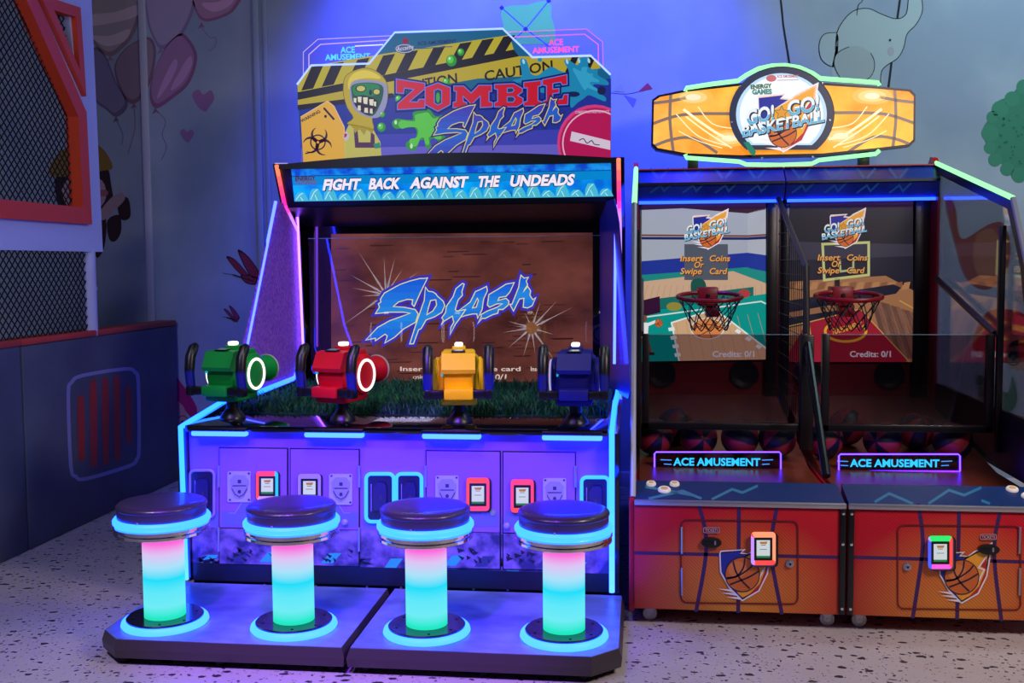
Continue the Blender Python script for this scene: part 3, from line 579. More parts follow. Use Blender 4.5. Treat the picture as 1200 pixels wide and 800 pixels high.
# glass pane in front of the screen
CLEAR = glass_mat('clear_glass', (.96, .96, .98), .035)
mb = MB(); mb.box(XL+.05, XR-.05, 6.10, 6.106, .83, 1.655, CLEAR); mb.build('glass_pane', zc, 0)
mb = MB(); mb.box(XL+.05, XR-.05, 6.098, 6.108, 1.655, 1.659, M('glass_edge', (120, 150, 160), .3)); mb.build('glass_edge', zc)
# acrylic wings between console and header
WINGM = noise_mat('wing_print', (110, 40, 230), (205, 130, 255), 60, .45, lo=.3, hi=.75, detail=8)
WINGB = M('wing_blue', (52, 60, 190), .25)
for s_, xb, xf in ((-1, -1.90, -2.02), (1, -.235, -.112)):
    def wp(y, z): t = (6.12-y)/(6.12-5.40); return (xb+(xf-xb)*t, y, z)
    if s_ < 0:
        lp = [(5.70, 1.85), (5.02, .90), (5.10, .85), (6.08, .865), (6.12, 1.02), (6.10, 1.80), (6.02, 1.85)]; edge = [(5.70, 1.85), (5.22, 1.10), (5.00, .90)]
    else:
        lp = [(5.55, 1.83), (5.40, 1.70), (5.02, .90), (5.10, .85), (6.12, .82), (6.12, 1.74), (6.08, 1.80), (6.0, 1.835)]; edge = [(5.44, 1.76), (5.25, 1.35), (5.02, .90)]
    if s_ < 0:
        mb = MB(); mb.prism([(-2.0, y, z) for y, z in lp], (-.006, 0, 0), WINGM); wg = mb.build('wing_panel', zc)
        mb = MB(); mb.tube([(-2.0, y-.008, z) for y, z in edge], .009, LED((150, 190, 255), 22), 8); mb.build('led_edge', wg)
        mb = MB(); mb.tube([(-1.985, y, z) for y, z in [(6.07, 1.0), (6.02, 1.80)]], .006, RAWLED((2.4, .6, 10)), 6); mb.build('led_edge', wg)
    else:
        mb = MB(); mb.prism([wp(y, z) for y, z in lp], (-.006, 0, 0), WINGB); wg = mb.build('wing_panel', zc)
        mb = MB(); mb.tube([(XR-.012, 5.6, 1.80), (XR-.012, 5.30, 1.0)], .007, LED((150, 200, 255), 18), 6); mb.build('led_edge', wg)
# header
mb = MB(); hx0, hx1 = XL+.012, XR-.012
mb.prism([(hx0, y, z) for y, z in ((5.86, 1.825), (5.74, 2.06), (6.6, 2.06), (6.6, 1.825))], (hx1-hx0, 0, 0), BLK)
n = 24; arc = [(hx0+(hx1-hx0)*k/n, 2.055+.045*math.sin(math.pi*k/n)) for k in range(n+1)]
mb.prism([(x, 5.72, z) for x, z in arc]+[(hx1, 5.72, 2.03), (hx0, 5.72, 2.03)], (0, .4, 0), BLK)
mb.prism([(hx0, y, z) for y, z in ((5.85, 1.825), (6.2, 1.73), (6.2, 1.86))], (hx1-hx0, 0, 0), BLK); mb.build('header_box', zc)
mb = MB(); hn = Vector((0, -.235, -.12)).normalized(); A = Art(mb, Vector((0, 5.80, 1.9425))+hn*.004, hn)
HB = noise_mat('header_water', (0, 96, 190), (0, 165, 225), 7, .4, em=.95, lo=.35, hi=.65); HD = noise_mat('header_top', (10, 70, 190), (20, 150, 225), 16, .4, em=.8, lo=.4, hi=.6)
A.poly([(341, 196.5), (716, 189.5), (717, 230), (345, 236)], HB, 0); A.poly([(341.5, 197), (716, 190), (716, 199.5), (342, 206)], HD, 1); A.line([(342, 206.5), (716, 199.5)], .8, S((0, 50, 120), .7), 2)
A.poly([(342, 207), (716, 200), (716, 210), (343, 217)], S((0, 140, 215), .85), 1)
for x in range(345, 712, 17):
    y = 236-(x-345)*.016; h = random.uniform(8, 16); A.poly([(x, y), (x+1, y-h*.6), (x+4, y-h), (x+11, y-h), (x+15, y-h*.5), (x+17, y-.3)], S((80, 200, 225), .8), 2)
    A.line([(x+2, y-2), (x+6, y-h*.7), (x+10, y-h*.95)], .9, S((200, 245, 250), .9), 3); A.line([(x+10, y-1), (x+7, y-h*.5)], 1, S((175, 238, 246), .9), 3)
words = [('FIGHT', 378, 424), ('BACK', 432, 471), ('AGAINST', 480, 550), ('THE', 559, 587), ('UNDEADS', 597, 675)]
for w, x0, x1 in words:
    for L, b, c in ((5, .10, S((30, 30, 90), .5)), (6, .05, S((245, 235, 250), .95))):
        A.text(w, (x0, 222.5-(x0-378)*.021), (x1-3, 222.5-(x1-378)*.021), 12, c, L, .22, b)
A.text('ENERGY', (346, 212), (370, 211), 5, S((90, 60, 70), .6), 4, 0, .05); A.text('GAMES', (347, 216.5), (371, 216), 5.5, S((110, 120, 170), .6), 4, 0, .05)
mb.build('header_sign', zc, 0)
# marquee board
YM = 5.95
OUT = [(353, 192), (348, 99), (364.5, 76.5), (432.5, 74.5), (462.5, 38), (589, 33.5), (624, 67), (692, 65), (715.5, 87.5), (716, 192)]
mb = MB(); A = Art(mb, (0, YM, 0), (0, -1, 0), .0004); SKY = S((16, 110, 156), .62); LOWB = S((30, 52, 160), .7); LAVB = S((104, 96, 206), .75)
mb.prism([A.to(p) for p in OUT], (0, .03, 0), BLK); EM = .78
def Q(c): return S(c, EM)
A.poly(OUT, SKY, 1); A.poly([(350, 118), (460, 112), (716, 92), (716, 192), (353, 192)], LOWB, 2); A.poly([(352, 160), (716, 150), (716, 192), (353, 192)], S((62, 66, 186), .72), 3); A.poly([(353, 174), (716, 168), (716, 192), (353, 192)], LAVB, 4)
YEL, BKT = Q((190, 176, 44)), Q((28, 26, 34))
A.poly([(348.5, 99), (364, 77.5), (450, 63), (597, 41), (602, 58), (450, 88), (349, 108)], YEL, 5)
for k, x in enumerate((356, 380, 410, 440, 467, 499, 530, 556, 581)):
    s_ = lambda x_: 77.5-(x_-364)*.157; b_ = lambda x_: 107-(x_-349)*.19; w = 14; A.poly([(x+9, s_(x+9)+1), (x+9+w, s_(x+9+w)+1), (x+w-3, b_(x+w-3)), (x-3, b_(x-3))], BKT, 6)
A.poly([(349, 108), (450, 88), (602, 58), (608, 66), (450, 97), (349, 117)], BKT, 7)
A.poly([(349, 117), (450, 97), (608, 66), (692, 66), (700, 73), (704, 80), (640, 88), (560, 92), (460, 110), (349, 123)], Q((188, 168, 46)), 6)
A.poly([(349, 123), (460, 109), (462, 114), (349, 129)], Q((30, 24, 40)), 7)
for x in (664, 684): A.poly([(x+6, 67), (x+14, 67), (x+6, 84), (x-2, 85)], BKT, 7)
for w, p, q in (('CAUTION', (466, 109), (536, 97)), ('CAUTION', (568, 95), (648, 82))): A.text(w, p, q, 11.5, Q((34, 30, 30)), 8, .1, .02)
# maker's line
A.ell(474, 57, 11, 6, Q((60, 90, 140)), 6); A.line(smooth_path(ellp(474, 57, 10, 4.6, 14), 2), .8, Q((200, 200, 220)), 7, True); A.ell(475, 48, 3.6, 3.4, Q((150, 20, 60)), 8); A.text('Accamu', (464.5, 60), (484, 57), 5, Q((220, 215, 230)), 9, .3, .01); A.text('ACE AMUSEMENT', (489, 53), (535, 50), 4.2, Q((40, 50, 100)), 7, 0, .03); A.line([(489, 57), (530, 54.5)], 1, Q((60, 80, 120)), 7)
# blue splash
A.clip = [(349, 60), (716, 60), (716, 192), (349, 192)]
tf6 = lambda p: (520+p[0]*.2126, 20+p[1]*.2126)
bs = [(420, 240), (440, 228), (460, 245), (480, 310), (520, 320), (560, 290), (600, 275), (650, 300), (690, 300), (665, 250), (670, 232), (695, 240), (740, 265), (750, 225), (800, 225), (795, 270), (830, 290), (850, 285), (850, 320), (900, 350), (905, 375), (830, 370), (830, 400), (890, 440), (890, 465), (850, 450), (800, 430), (770, 450), (740, 470), (700, 500), (690, 420), (640, 430), (560, 420), (470, 400), (430, 360), (380, 370), (385, 345), (430, 330)]
A.clip = None; A.blob([tf6(p) for p in bs], Q((24, 138, 186)), 9, 3); A.blob([(tf6((780+(p[0]-780)*.6, 340+(p[1]-340)*.55))) for p in bs[8:28]], Q((50, 166, 208)), 10, 3)
for p in ((440, 245), (745, 240), (680, 245), (800, 240)): A.ell(*tf6(p), 1.5, 3, Q((170, 225, 240)), 11, -15)
A.ell(*tf6((530, 235)), 2.6, 2.6, Q((24, 138, 186)), 9); A.ell(*tf6((715, 425)), 7.5, 3.2, Q((20, 30, 80)), 10); A.ell(*tf6((870, 405)), 5, 5, Q((20, 30, 80)), 10)
# warning card with biohazard mark
tf5 = lambda p: (330+p[0]*.2126, 20+p[1]*.2126)
A.poly([tf5(p) for p in ((105, 550), (240, 470), (255, 464), (288, 490), (345, 605), (355, 800), (120, 800))], Q((232, 176, 60)), 9); A.line([tf5(p) for p in ((105, 550), (240, 470), (255, 464), (288, 490), (345, 605), (355, 800))], .9, Q((240, 200, 160)), 10)
ink2 = Q((52, 28, 50)); cx, cy = tf5((200, 690))
for ang in (-80, 40, 160):
    t = math.radians(ang); ox, oy = cx+9.5*math.cos(t), cy+9.5*math.sin(t); nn = 18
    A.line(ellp(ox, oy, 8.6, 8.6, nn, 0, ang+38, ang+322), [.5+3.4*math.sin(math.pi*k/nn) for k in range(nn+1)], ink2, 11)
A.line(ellp(cx, cy, 8.5, 8.5, 20), 1.6, ink2, 11, True); A.ell(cx, cy, 1.5, 1.5, Q((232, 176, 60)), 12)
A.text('WARNING', tf5((110, 582)), tf5((215, 525)), 3.6, ink2, 11, 0, .03); A.line([tf5((232, 500)), tf5((290, 565))], 2.4, ink2, 11); A.ell(*tf5((242, 547)), 1.6, 1.8, ink2, 11)
A.line([tf5((130, 752)), tf5((180, 742))], 1.4, ink2, 11)
# suited figure
hood = [(340, 390), (350, 330), (400, 295), (470, 280), (540, 310), (582, 370), (582, 470), (545, 548), (500, 560), (508, 620), (440, 602), (360, 588), (395, 555), (362, 500), (342, 430)]
A.poly([tf5(p) for p in ((372, 590), (500, 610), (545, 690), (552, 800), (345, 800), (343, 650))], Q((196, 190, 90)), 10); A.blob([tf5(p) for p in hood], Q((190, 168, 30)), 12, 3)
A.blob([tf5(p) for p in ((368, 350), (400, 308), (460, 292), (520, 312), (545, 340), (470, 336), (400, 352), (372, 400))], Q((226, 204, 62)), 13, 3); A.line(smooth_path([tf5(p) for p in hood], 3), .7, Q((110, 96, 30)), 13, True)
A.blob([tf5(p) for p in ((380, 365), (440, 345), (565, 362), (584, 420), (572, 505), (530, 555), (465, 548), (405, 512), (380, 450))], Q((150, 150, 190)), 13, 3)
A.blob([tf5(p) for p in ((390, 375), (470, 360), (552, 375), (560, 430), (535, 500), (500, 545), (440, 525), (398, 475), (386, 420))], Q((16, 88, 56)), 14, 3); A.blob([tf5(p) for p in ((396, 378), (470, 364), (540, 380), (520, 430), (440, 440), (398, 425))], Q((24, 130, 70)), 15, 3)
A.blob([tf5(p) for p in ((395, 448), (450, 430), (525, 458), (522, 505), (485, 538), (440, 522), (405, 485))], Q((30, 10, 24)), 16, 3)
for p, w, h in (((405, 455), 8, 18), ((430, 450), 11, 22), ((462, 455), 13, 26), ((495, 465), 12, 24), ((515, 475), 7, 18)): A.poly([tf5((p[0]-w, p[1]-h*.5)), tf5((p[0]+w, p[1]-h*.5)), tf5((p[0]+w*.8, p[1]+h)), tf5((p[0]-w*.8, p[1]+h*.8))], Q((230, 226, 200)), 17)
for p, w, h in (((428, 505), 9, 18), ((466, 518), 11, 18), ((494, 522), 8, 18)): A.poly([tf5((p[0]-w*.8, p[1]-h)), tf5((p[0]+w*.8, p[1]-h)), tf5((p[0]+w, p[1]+h*.6)), tf5((p[0]-w, p[1]+h*.4))], Q((225, 220, 195)), 17)
A.ell(*tf5((436, 394)), 6.4, 4.2, Q((10, 50, 40)), 16); A.ell(*tf5((437, 394)), 5, 3.2, Q((206, 196, 90)), 17); A.ell(*tf5((524, 412)), 4.6, 4, Q((10, 50, 40)), 16); A.ell(*tf5((524, 412)), 3.6, 3, Q((206, 196, 90)), 17); A.ell(*tf5((490, 415)), 1.8, 3.2, Q((10, 30, 30)), 17)
A.blob([tf5(p) for p in ((370, 585), (440, 600), (505, 612), (495, 640), (470, 620), (455, 650), (430, 618), (405, 640), (395, 612))], Q((170, 150, 30)), 13, 2)
A.poly([tf5(p) for p in ((398, 622), (418, 615), (425, 690), (490, 690), (492, 630), (512, 650), (515, 720), (405, 720))], Q((84, 44, 84)), 12); A.ell(*tf5((356, 656)), 3.4, 5, Q((200, 190, 210)), 13); A.poly([tf5((346, 640)), tf5((362, 645)), tf5((356, 660)), tf5((345, 665))], Q((180, 20, 40)), 14); A.poly([tf5((505, 700)), tf5((540, 690)), tf5((548, 720)), tf5((515, 725))], Q((30, 140, 110)), 13)
# slime
tf4 = lambda p: (450+p[0]*.1833, 85+p[1]*.1833)
sl = [(50, 325), (75, 295), (130, 300), (185, 300), (185, 255), (240, 240), (290, 235), (330, 280), (380, 270), (395, 290), (360, 330), (345, 370), (390, 410), (395, 440), (350, 440), (330, 420), (295, 430), (300, 470), (285, 490), (265, 470), (255, 430), (225, 440), (205, 490), (170, 500), (140, 470), (150, 440), (195, 430), (210, 380), (190, 350), (130, 350), (75, 360)]
A.blob([tf4(p) for p in sl], Q((40, 150, 50)), 10, 3); A.blob([tf4((250+(p[0]-250)*.8, 350+(p[1]-350)*.82)) for p in sl], Q((90, 200, 64)), 11, 3); A.ell(*tf4((75, 318)), 1.6, 2.6, Q((200, 240, 190)), 12); A.ell(*tf4((175, 470)), 1.6, 3, Q((200, 240, 190)), 12)
for x, y, r in ((529, 71, 6.2), (540, 61, 4), (523, 96, 4.4), (447, 149, 5), (448, 134, 3.4), (467, 116, 4)): A.ell(x, y, r, r*1.1, Q((36, 150, 44)), 12); A.ell(x-r*.2, y-r*.2, r*.62, r*.7, Q((90, 205, 70)), 13); A.ell(x-r*.35, y-r*.4, r*.2, r*.26, Q((215, 245, 205)), 14)
# red round plate
A.clip = [(560, 100), (715.5, 88), (715.8, 192), (560, 192)]
A.ell(697, 167, 44, 44.5, Q((220, 60, 130)), 12); A.ell(698, 168, 42, 42, Q((186, 18, 88)), 13); A.line(ellp(698, 168, 38.5, 38.5, 40), 1.6, Q((232, 190, 215)), 14, True); A.text('COMPETITION AREA ADVANCE', (674, 133), (714, 132), 3, Q((232, 170, 205)), 15, 0, .02)
A.poly([tf6(p) for p in ((705, 630), (918, 682), (918, 732), (696, 682))], Q((222, 205, 225)), 15); A.line(smooth_path([tf6(p) for p in ((745, 680), (770, 670), (790, 695), (815, 680), (830, 700), (860, 705))], 3, False), 1.1, Q((60, 40, 80)), 16); A.clip = None
# title letters
ZL = {'Z': [(78, 40), (262, 68), (262, 105), (165, 185), (215, 188), (222, 170), (262, 168), (262, 228), (85, 238), (85, 200), (190, 108), (130, 100), (125, 135), (78, 130)], 'O': [(262, 95), (345, 65), (425, 95), (425, 205), (345, 248), (262, 205)],
 'M': [(445, 85), (510, 85), (557, 130), (605, 80), (690, 80), (690, 120), (672, 122), (672, 185), (695, 190), (695, 220), (615, 225), (615, 150), (560, 205), (505, 150), (508, 185), (530, 190), (530, 225), (440, 225), (440, 190), (460, 185), (462, 120), (445, 118)],
 'B': [(705, 75), (830, 70), (885, 100), (885, 125), (855, 145), (890, 165), (890, 195), (850, 220), (705, 220), (705, 190), (725, 185), (725, 108), (705, 105)], 'I': [(893, 62), (1005, 50), (1005, 85), (985, 90), (985, 180), (1010, 185), (1010, 212), (893, 215), (893, 188), (915, 182), (915, 98), (893, 100)],
 'E': [(1012, 45), (1170, 12), (1172, 75), (1140, 80), (1130, 62), (1080, 70), (1080, 105), (1120, 100), (1120, 130), (1080, 135), (1080, 175), (1140, 168), (1150, 140), (1178, 138), (1175, 205), (1020, 212), (1020, 180), (1038, 175), (1038, 85), (1012, 80)]}
ZH = {'O': [[(322, 115), (345, 105), (368, 115), (368, 195), (345, 207), (322, 195)]], 'B': [[(788, 100), (820, 98), (832, 112), (820, 126), (788, 128)], [(788, 155), (825, 155), (838, 170), (825, 188), (788, 188)]]}
for k, p in ZL.items(): q = [tf4(v) for v in p]; A.line(q, 5, Q((14, 22, 96)), 17, True); A.poly(q, Q((14, 22, 96)), 17)
for k, p in ZL.items():
    q = [tf4(v) for v in p]; A.poly(q, Q((206, 16, 40)), 19); A.line(q, 1.0, Q((84, 130, 240)), 20, True)
    for h in ZH.get(k, ()): h = [tf4(v) for v in h]; A.poly(h, Q((20, 60, 90)), 20); A.line(h, .9, Q((84, 130, 240)), 21, True)
A.ell(*tf4((345, 160)), 2.2, 6, Q((60, 170, 60)), 21)
splash(A, lambda p: tf4((585+(p[0]-435)*.77, 205+(p[1]-88)*.74-(p[0]-435)*.05)), .62, 1.0, 4.5, 23, (52, 34, 120), ((84, 60, 200), (36, 116, 236)))
mq = mb.build('marquee_board', zc, 0)
mb = MB(); tubepx(mb, A, OUT[1:9], .0055, LED((190, 225, 255), 3), False, 12); mb.build('led_outline', mq)
ACRYL = glass_mat('edge_lit_acrylic', (.9, .88, 1), .0, .25)
for o_, i_, cc, bars in (([(355.5, 96), (355.5, 61), (372.5, 46), (465, 41.5)], [(362, 88), (362, 64), (375.5, 52), (454, 47)], (214, 180, 255), ('ACE', (399, 62), (416, 61.5), 'AMUSEMENT', (381, 70.5), (434, 69), (90, 215, 255))),
                     ([(592, 38), (687, 34), (706, 49), (707, 90)], [(600, 43.5), (685, 40), (701, 52), (701.5, 84)], (255, 110, 225), ('ACE', (643, 53), (660, 52.5), 'AMUSEMENT', (624, 62.5), (679, 60.5), (255, 90, 165)))):
    mb = MB(); B = Art(mb, (0, YM+.02, 0), (0, -1, 0), .0006); far = [(465, 90)] if o_[0][0] < 500 else [(592, 90)]
    mb.prism([B.to(p, -1) for p in o_+far], (0, .006, 0), ACRYL); g1 = G(cc, 1.0)
    for pth, w in ((o_, .8), (i_, 1.1)): B.line(pth, w, g1, 1)
    B.text(bars[0], bars[1], bars[2], 7, G(bars[6], 1.1), 1, 0, .03); B.text(bars[3], bars[4], bars[5], 6.6, G(bars[6], 1.1), 1, 0, .03)
    if o_[0][0] < 500: B.line([(416, 54), (449, 52.3)], 1.3, G((235, 235, 255), 1.1), 1)  # reflection of a ceiling light, drawn as a glowing line on the acrylic
    mb.build('acrylic_fin', mq, 0)
# white tube bracket at the header's left shoulder, a faint glow put into its colour
mb = MB(); mb.tube([(-2.03, 6.0, 2.06), (-2.10, 5.98, 2.06)], .03, M('bracket_tube', (220, 205, 235), .3, 0, .5), 12); mb.build('tube_bracket', zc)

# guns
def gun(x, y, yaw, rgb, par, glow):
    c = M('gun_shell', rgb, .5, spec=.25); blk = M('gun_black', (12, 12, 18), .35); bl = M('grip_blue', (20, 24, 120), .3)
    mtx = Matrix.Translation((x, y, .806)) @ Matrix.Rotation(-yaw, 4, 'Z')
    def B(mb, name, p, sm=32): mb.xform(mtx); return mb.build(name, p, sm)
    mb = MB()
    mb.box(-.088, .088, -.055, .12, .112, .30, c, .028, 3)                          # main shell
    mb.box(-.078, .078, -.10, .10, .088, .125, c, .014, 2)                          # keel
    mb.box(-.066, .066, -.095, -.03, .155, .25, c, .012, 2)                          # back block
    mb.prism([(-.072, yy, zz) for yy, zz in ((-.125, .245), (-.118, .228), (-.05, .228), (-.02, .30), (-.05, .318), (-.09, .312))], (.144, 0, 0), c)   # brow
    mb.box(-.072, .072, -.02, .10, .285, .318, c, .012, 2)
    mb.box(-.030, .030, -.01, .06, .31, .335, c, .006)
    for s_ in (-1, 1): mb.lathe([(.082, 0), (.082, .012), (.070, .020), (.0, .020)] if s_ > 0 else [(.082, 0), (.082, -.012), (.070, -.020), (.0, -.020)], (s_*.086, .035, .205), c, 32, 'x')
    mb.lathe([(.062, .10), (.064, .16), (.054, .165), (.05, .22), (.056, .27), (.062, .285), (.062, .305), (.04, .308), (.034, .29), (0, .29)], (0, 0, .205), c, 28, 'y')
    root = B(mb, 'water_gun', par)
    mb = MB(); mb.lathe([(.064, .301), (.067, .306), (.064, .313), (.053, .313), (.05, .306)], (0, 0, .205), M('lens_rim', (170, 170, 180), .3), 28, 'y'); B(mb, 'nozzle_rim', root)
    mb = MB(); mb.box(-.062, .062, -.15, -.085, .118, .165, c, .006); mb.box(-.135, -.062, -.14, -.10, .122, .158, blk, .006); mb.box(.062, .135, -.14, -.10, .122, .158, blk, .006); B(mb, 'handle_bar', root)
    for s_ in (-1, 1):
        mb = MB(); X = s_*.130; mb.box(X-.016, X+.016, -.145, -.098, .118, .162, blk, .006)
        mb.tube([(X, -.12, .15), (X, -.125, .175), (X, -.132, .235)], [.018, .022, .023], bl, 12); mb.tube([(X, -.132, .225), (X, -.122, .29), (X, -.095, .330), (X, -.078, .338)], [.023, .024, .023, .016], blk, 12)
        mb.box(X-.008, X+.008, -.115, -.10, .19, .215, blk, .004); B(mb, 'handle', root)
    for s_ in (-1, 1):
        mb = MB(); X = .107*s_; pts = [(X, .035+.067*math.cos(t), .205+.067*math.sin(t)) for t in [k*2*math.pi/36 for k in range(36)]]; mb.tube(pts, .0065, glow, 8, True); B(mb, 'ring_light', root)
    mb = MB(); mb.box(-.018, .018, .0, .04, .335, .352, G((255, 245, 235), 2.2), .006); B(mb, 'top_lamp', root)
    mb = MB(); q = [(-.03, -.083, .3155), (.03, -.083, .3155), (.026, -.045, .3205), (-.026, -.045, .3205)]; mb.prism(q, (0, -.003, .005), blk)
    mb.prism([(-.022, -.081, .3215), (.022, -.081, .3215), (.019, -.052, .3255), (-.019, -.052, .3255)], (0, -.0005, .001), M('gun_display', (120, 150, 150), .2, 0, .15)); B(mb, 'display', root)
    mb = MB(); mb.box(-.075, -.067, -.096, -.084, .215, .232, G((30, 190, 230), .8), .002); B(mb, 'indicator', root); mb = MB(); mb.box(.088, .094, .10, .115, .19, .225, G((255, 240, 240), 1.2), .002); B(mb, 'indicator', root)
    mb = MB(); mb.lathe([(.058, 0), (.056, .012), (.034, .038), (.027, .048), (.026, .085), (.04, .09), (.04, .10), (0, .10)], (0, 0, .001), blk, 28); B(mb, 'mount', root)
gun(-1.85, 4.62, .19, (10, 150, 60), zc, G((255, 250, 240), 1.6)); gun(-1.33, 4.60, .29, (206, 14, 28), zc, G((255, 235, 235), 1.6))
gun(-.795, 4.575, -.15, (255, 206, 0), zc, G((190, 140, 20), .3)); gun(-.285, 4.575, .0, (26, 26, 130), zc, G((200, 190, 255), .7))

# ------------------------------------------------------------------ stool platforms
PLATM = noise_mat('platform_metal', (92, 112, 150), (130, 150, 196), 5, .34, .1, lo=.35, hi=.65, detail=3, stretch=(1, 1.4, 1))
SLOPE = M('platform_edge', (70, 62, 64), .4, .2)
for (x0, x1, lab, ch) in ((-2.075, -1.082, 'grey floor platform carrying the two stools nearest the grey pads', -1), (-1.074, -.07, 'grey floor platform carrying the two stools nearest the basketball machines', 1)):
    t = thing('stool_platform', lab, 'platform', ((x0+x1)/2, 4.06, 0), 'stool platforms')
    y0, y1, c = 3.70, 4.425, .105
    loopz = lambda g, z: ([(x0+c+g*.2, y0+g, z), (x1-g, y0+g, z), (x1-g, y1, z), (x0+g, y1, z), (x0+g, y0+c+g*.2, z)] if ch < 0 else [(x0+g, y0+g, z), (x1-c-g*.2, y0+g, z), (x1-g, y0+c+g*.2, z), (x1-g, y1, z), (x0+g, y1, z)])
    mb = MB(); n = 5; lv = [loopz(.004, .03), loopz(-.004 if False else 0, .062), loopz(.012, .098)]
    for a, b in zip(lv, lv[1:]): mb.add(a+b, [(k, (k+1) % n, n+(k+1) % n, n+k) for k in range(n)], SLOPE)
    mb.add(lv[0], [tuple(range(n))], BLK); mb.build('base_frame', t, 20)
    mb = MB(); mb.prism(loopz(.013, .0975), (0, 0, .003), PLATM); mb.build('deck', t, 20)
    for fx in ((x0+.12, x0+.5, x1-.06) if ch < 0 else (x0+.06, x0+.5, x1-.14)):
        for fy in (3.76, 4.36):
            mb = MB(); mb.lathe([(.022, 0), (.024, .006), (.02, .03)], (fx, fy, 0), RUB, 16); mb.build('foot', t)
# ------------------------------------------------------------------ stools
PIL = ramp_mat('pillar_glow', [(0, (0, 222, 150)), (.10, (40, 235, 205)), (.22, (112, 236, 246)), (.38, (96, 232, 250)), (.52, (30, 222, 250)), (.66, (170, 226, 250)), (.80, (222, 196, 246)), (.92, (252, 110, 222)), (1, (255, 70, 200))], .012, .36, 1.0)
SEAT = M('seat_vinyl', (56, 46, 66), .36, coat=.3)
def stool(loc, lab):
    t = thing('bar_stool', lab, 'stool', loc, 'glowing stools on the platform')
    def Z(mb): return mb.xform(Matrix.Translation(loc))
    mb = MB(); mb.lathe([(0, .003), (.14, .003), (.14, .025), (.147, .026), (.147, .031), (.144, .034), (0, .034)], (0, 0, 0), M('base_disc', (16, 16, 22), .22, coat=.5), 48)
    for a in (30, 75, 150, 210, 285, 330): mb.lathe([(.005, .034), (.005, .036), (0, .036)], (.12*math.cos(math.radians(a)), .12*math.sin(math.radians(a)), 0), BLK, 8)
    Z(mb).build('base', t)
    mb = MB(); mb.lathe([(.145, .001), (.162, .001), (.167, .008), (.164, .019), (.158, .025), (.145, .025)], (0, 0, 0), LED((95, 220, 255), 22), 48); Z(mb).build('base_light', t)
    mb = MB(); mb.lathe([(.079, .032), (.079, .37)], (0, 0, 0), PIL, 48); Z(mb).build('pillar', t)
    mb = MB(); mb.lathe([(0, .366), (.172, .366), (.180, .370), (.180, .380), (.172, .384), (.172, .388), (.182, .391), (.182, .400), (.174, .404), (0, .404)], (0, 0, 0), CHROME, 56)
    Z(mb).build('chrome_ring', t)
    mb = MB(); mb.lathe([(.165, .404), (.178, .405), (.184, .413), (.184, .424), (.178, .432), (.165, .433)], (0, 0, 0), LED((80, 215, 255), 16), 56); Z(mb).build('seat_light', t)
    mb = MB(); mb.lathe([(0, .404), (.165, .404), (.168, .41), (.168, .466), (.171, .469), (.172, .474), (.170, .480), (.163, .486), (.150, .489), (.12, .4905), (.06, .491), (0, .491)], (0, 0, 0), SEAT, 56)
    cu_ = Z(mb).build('cushion', t)
    mb = MB(); mb.lathe([(.005, .003), (.005, -.001), (.003, -.004), (0, -.005)], (-.02, -.170, .436), STEEL, 10, 'y'); Z(mb).build('stud', cu_); return t
SX = (-1.862, -1.338, -.814, -.289)
s0 = stool((SX[0], 3.905, .1), 'glowing pillar stool in front of the green gun')
for x, l in zip(SX[1:], ('glowing pillar stool in front of the red gun', 'glowing pillar stool in front of the yellow gun', 'glowing pillar stool in front of the dark blue gun')): dup(s0, (x, 3.905, .1), l)

# ------------------------------------------------------------------ basketball machines
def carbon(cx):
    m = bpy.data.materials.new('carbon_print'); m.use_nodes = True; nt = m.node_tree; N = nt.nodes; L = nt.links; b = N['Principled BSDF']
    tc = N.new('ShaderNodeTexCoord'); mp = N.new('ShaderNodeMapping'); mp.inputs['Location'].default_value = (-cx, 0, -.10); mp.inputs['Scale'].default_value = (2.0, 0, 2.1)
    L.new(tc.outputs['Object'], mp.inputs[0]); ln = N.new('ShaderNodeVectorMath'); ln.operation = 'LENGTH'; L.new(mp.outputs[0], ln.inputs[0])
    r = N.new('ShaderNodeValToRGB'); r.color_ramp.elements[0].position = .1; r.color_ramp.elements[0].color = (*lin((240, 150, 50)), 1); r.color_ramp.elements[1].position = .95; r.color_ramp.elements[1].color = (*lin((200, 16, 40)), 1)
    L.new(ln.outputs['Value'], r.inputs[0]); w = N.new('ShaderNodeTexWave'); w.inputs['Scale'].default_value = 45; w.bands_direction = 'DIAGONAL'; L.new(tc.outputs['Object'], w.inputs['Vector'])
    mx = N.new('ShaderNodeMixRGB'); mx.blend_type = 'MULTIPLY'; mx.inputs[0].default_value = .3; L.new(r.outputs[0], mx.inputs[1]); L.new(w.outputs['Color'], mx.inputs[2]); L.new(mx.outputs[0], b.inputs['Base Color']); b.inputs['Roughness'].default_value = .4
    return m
YB = 4.35; NAVY = M('navy_print', (60, 26, 92), .45); REDP = M('red_side', (186, 14, 46), .4); CRIM = M('crimson', (120, 10, 26), .4)
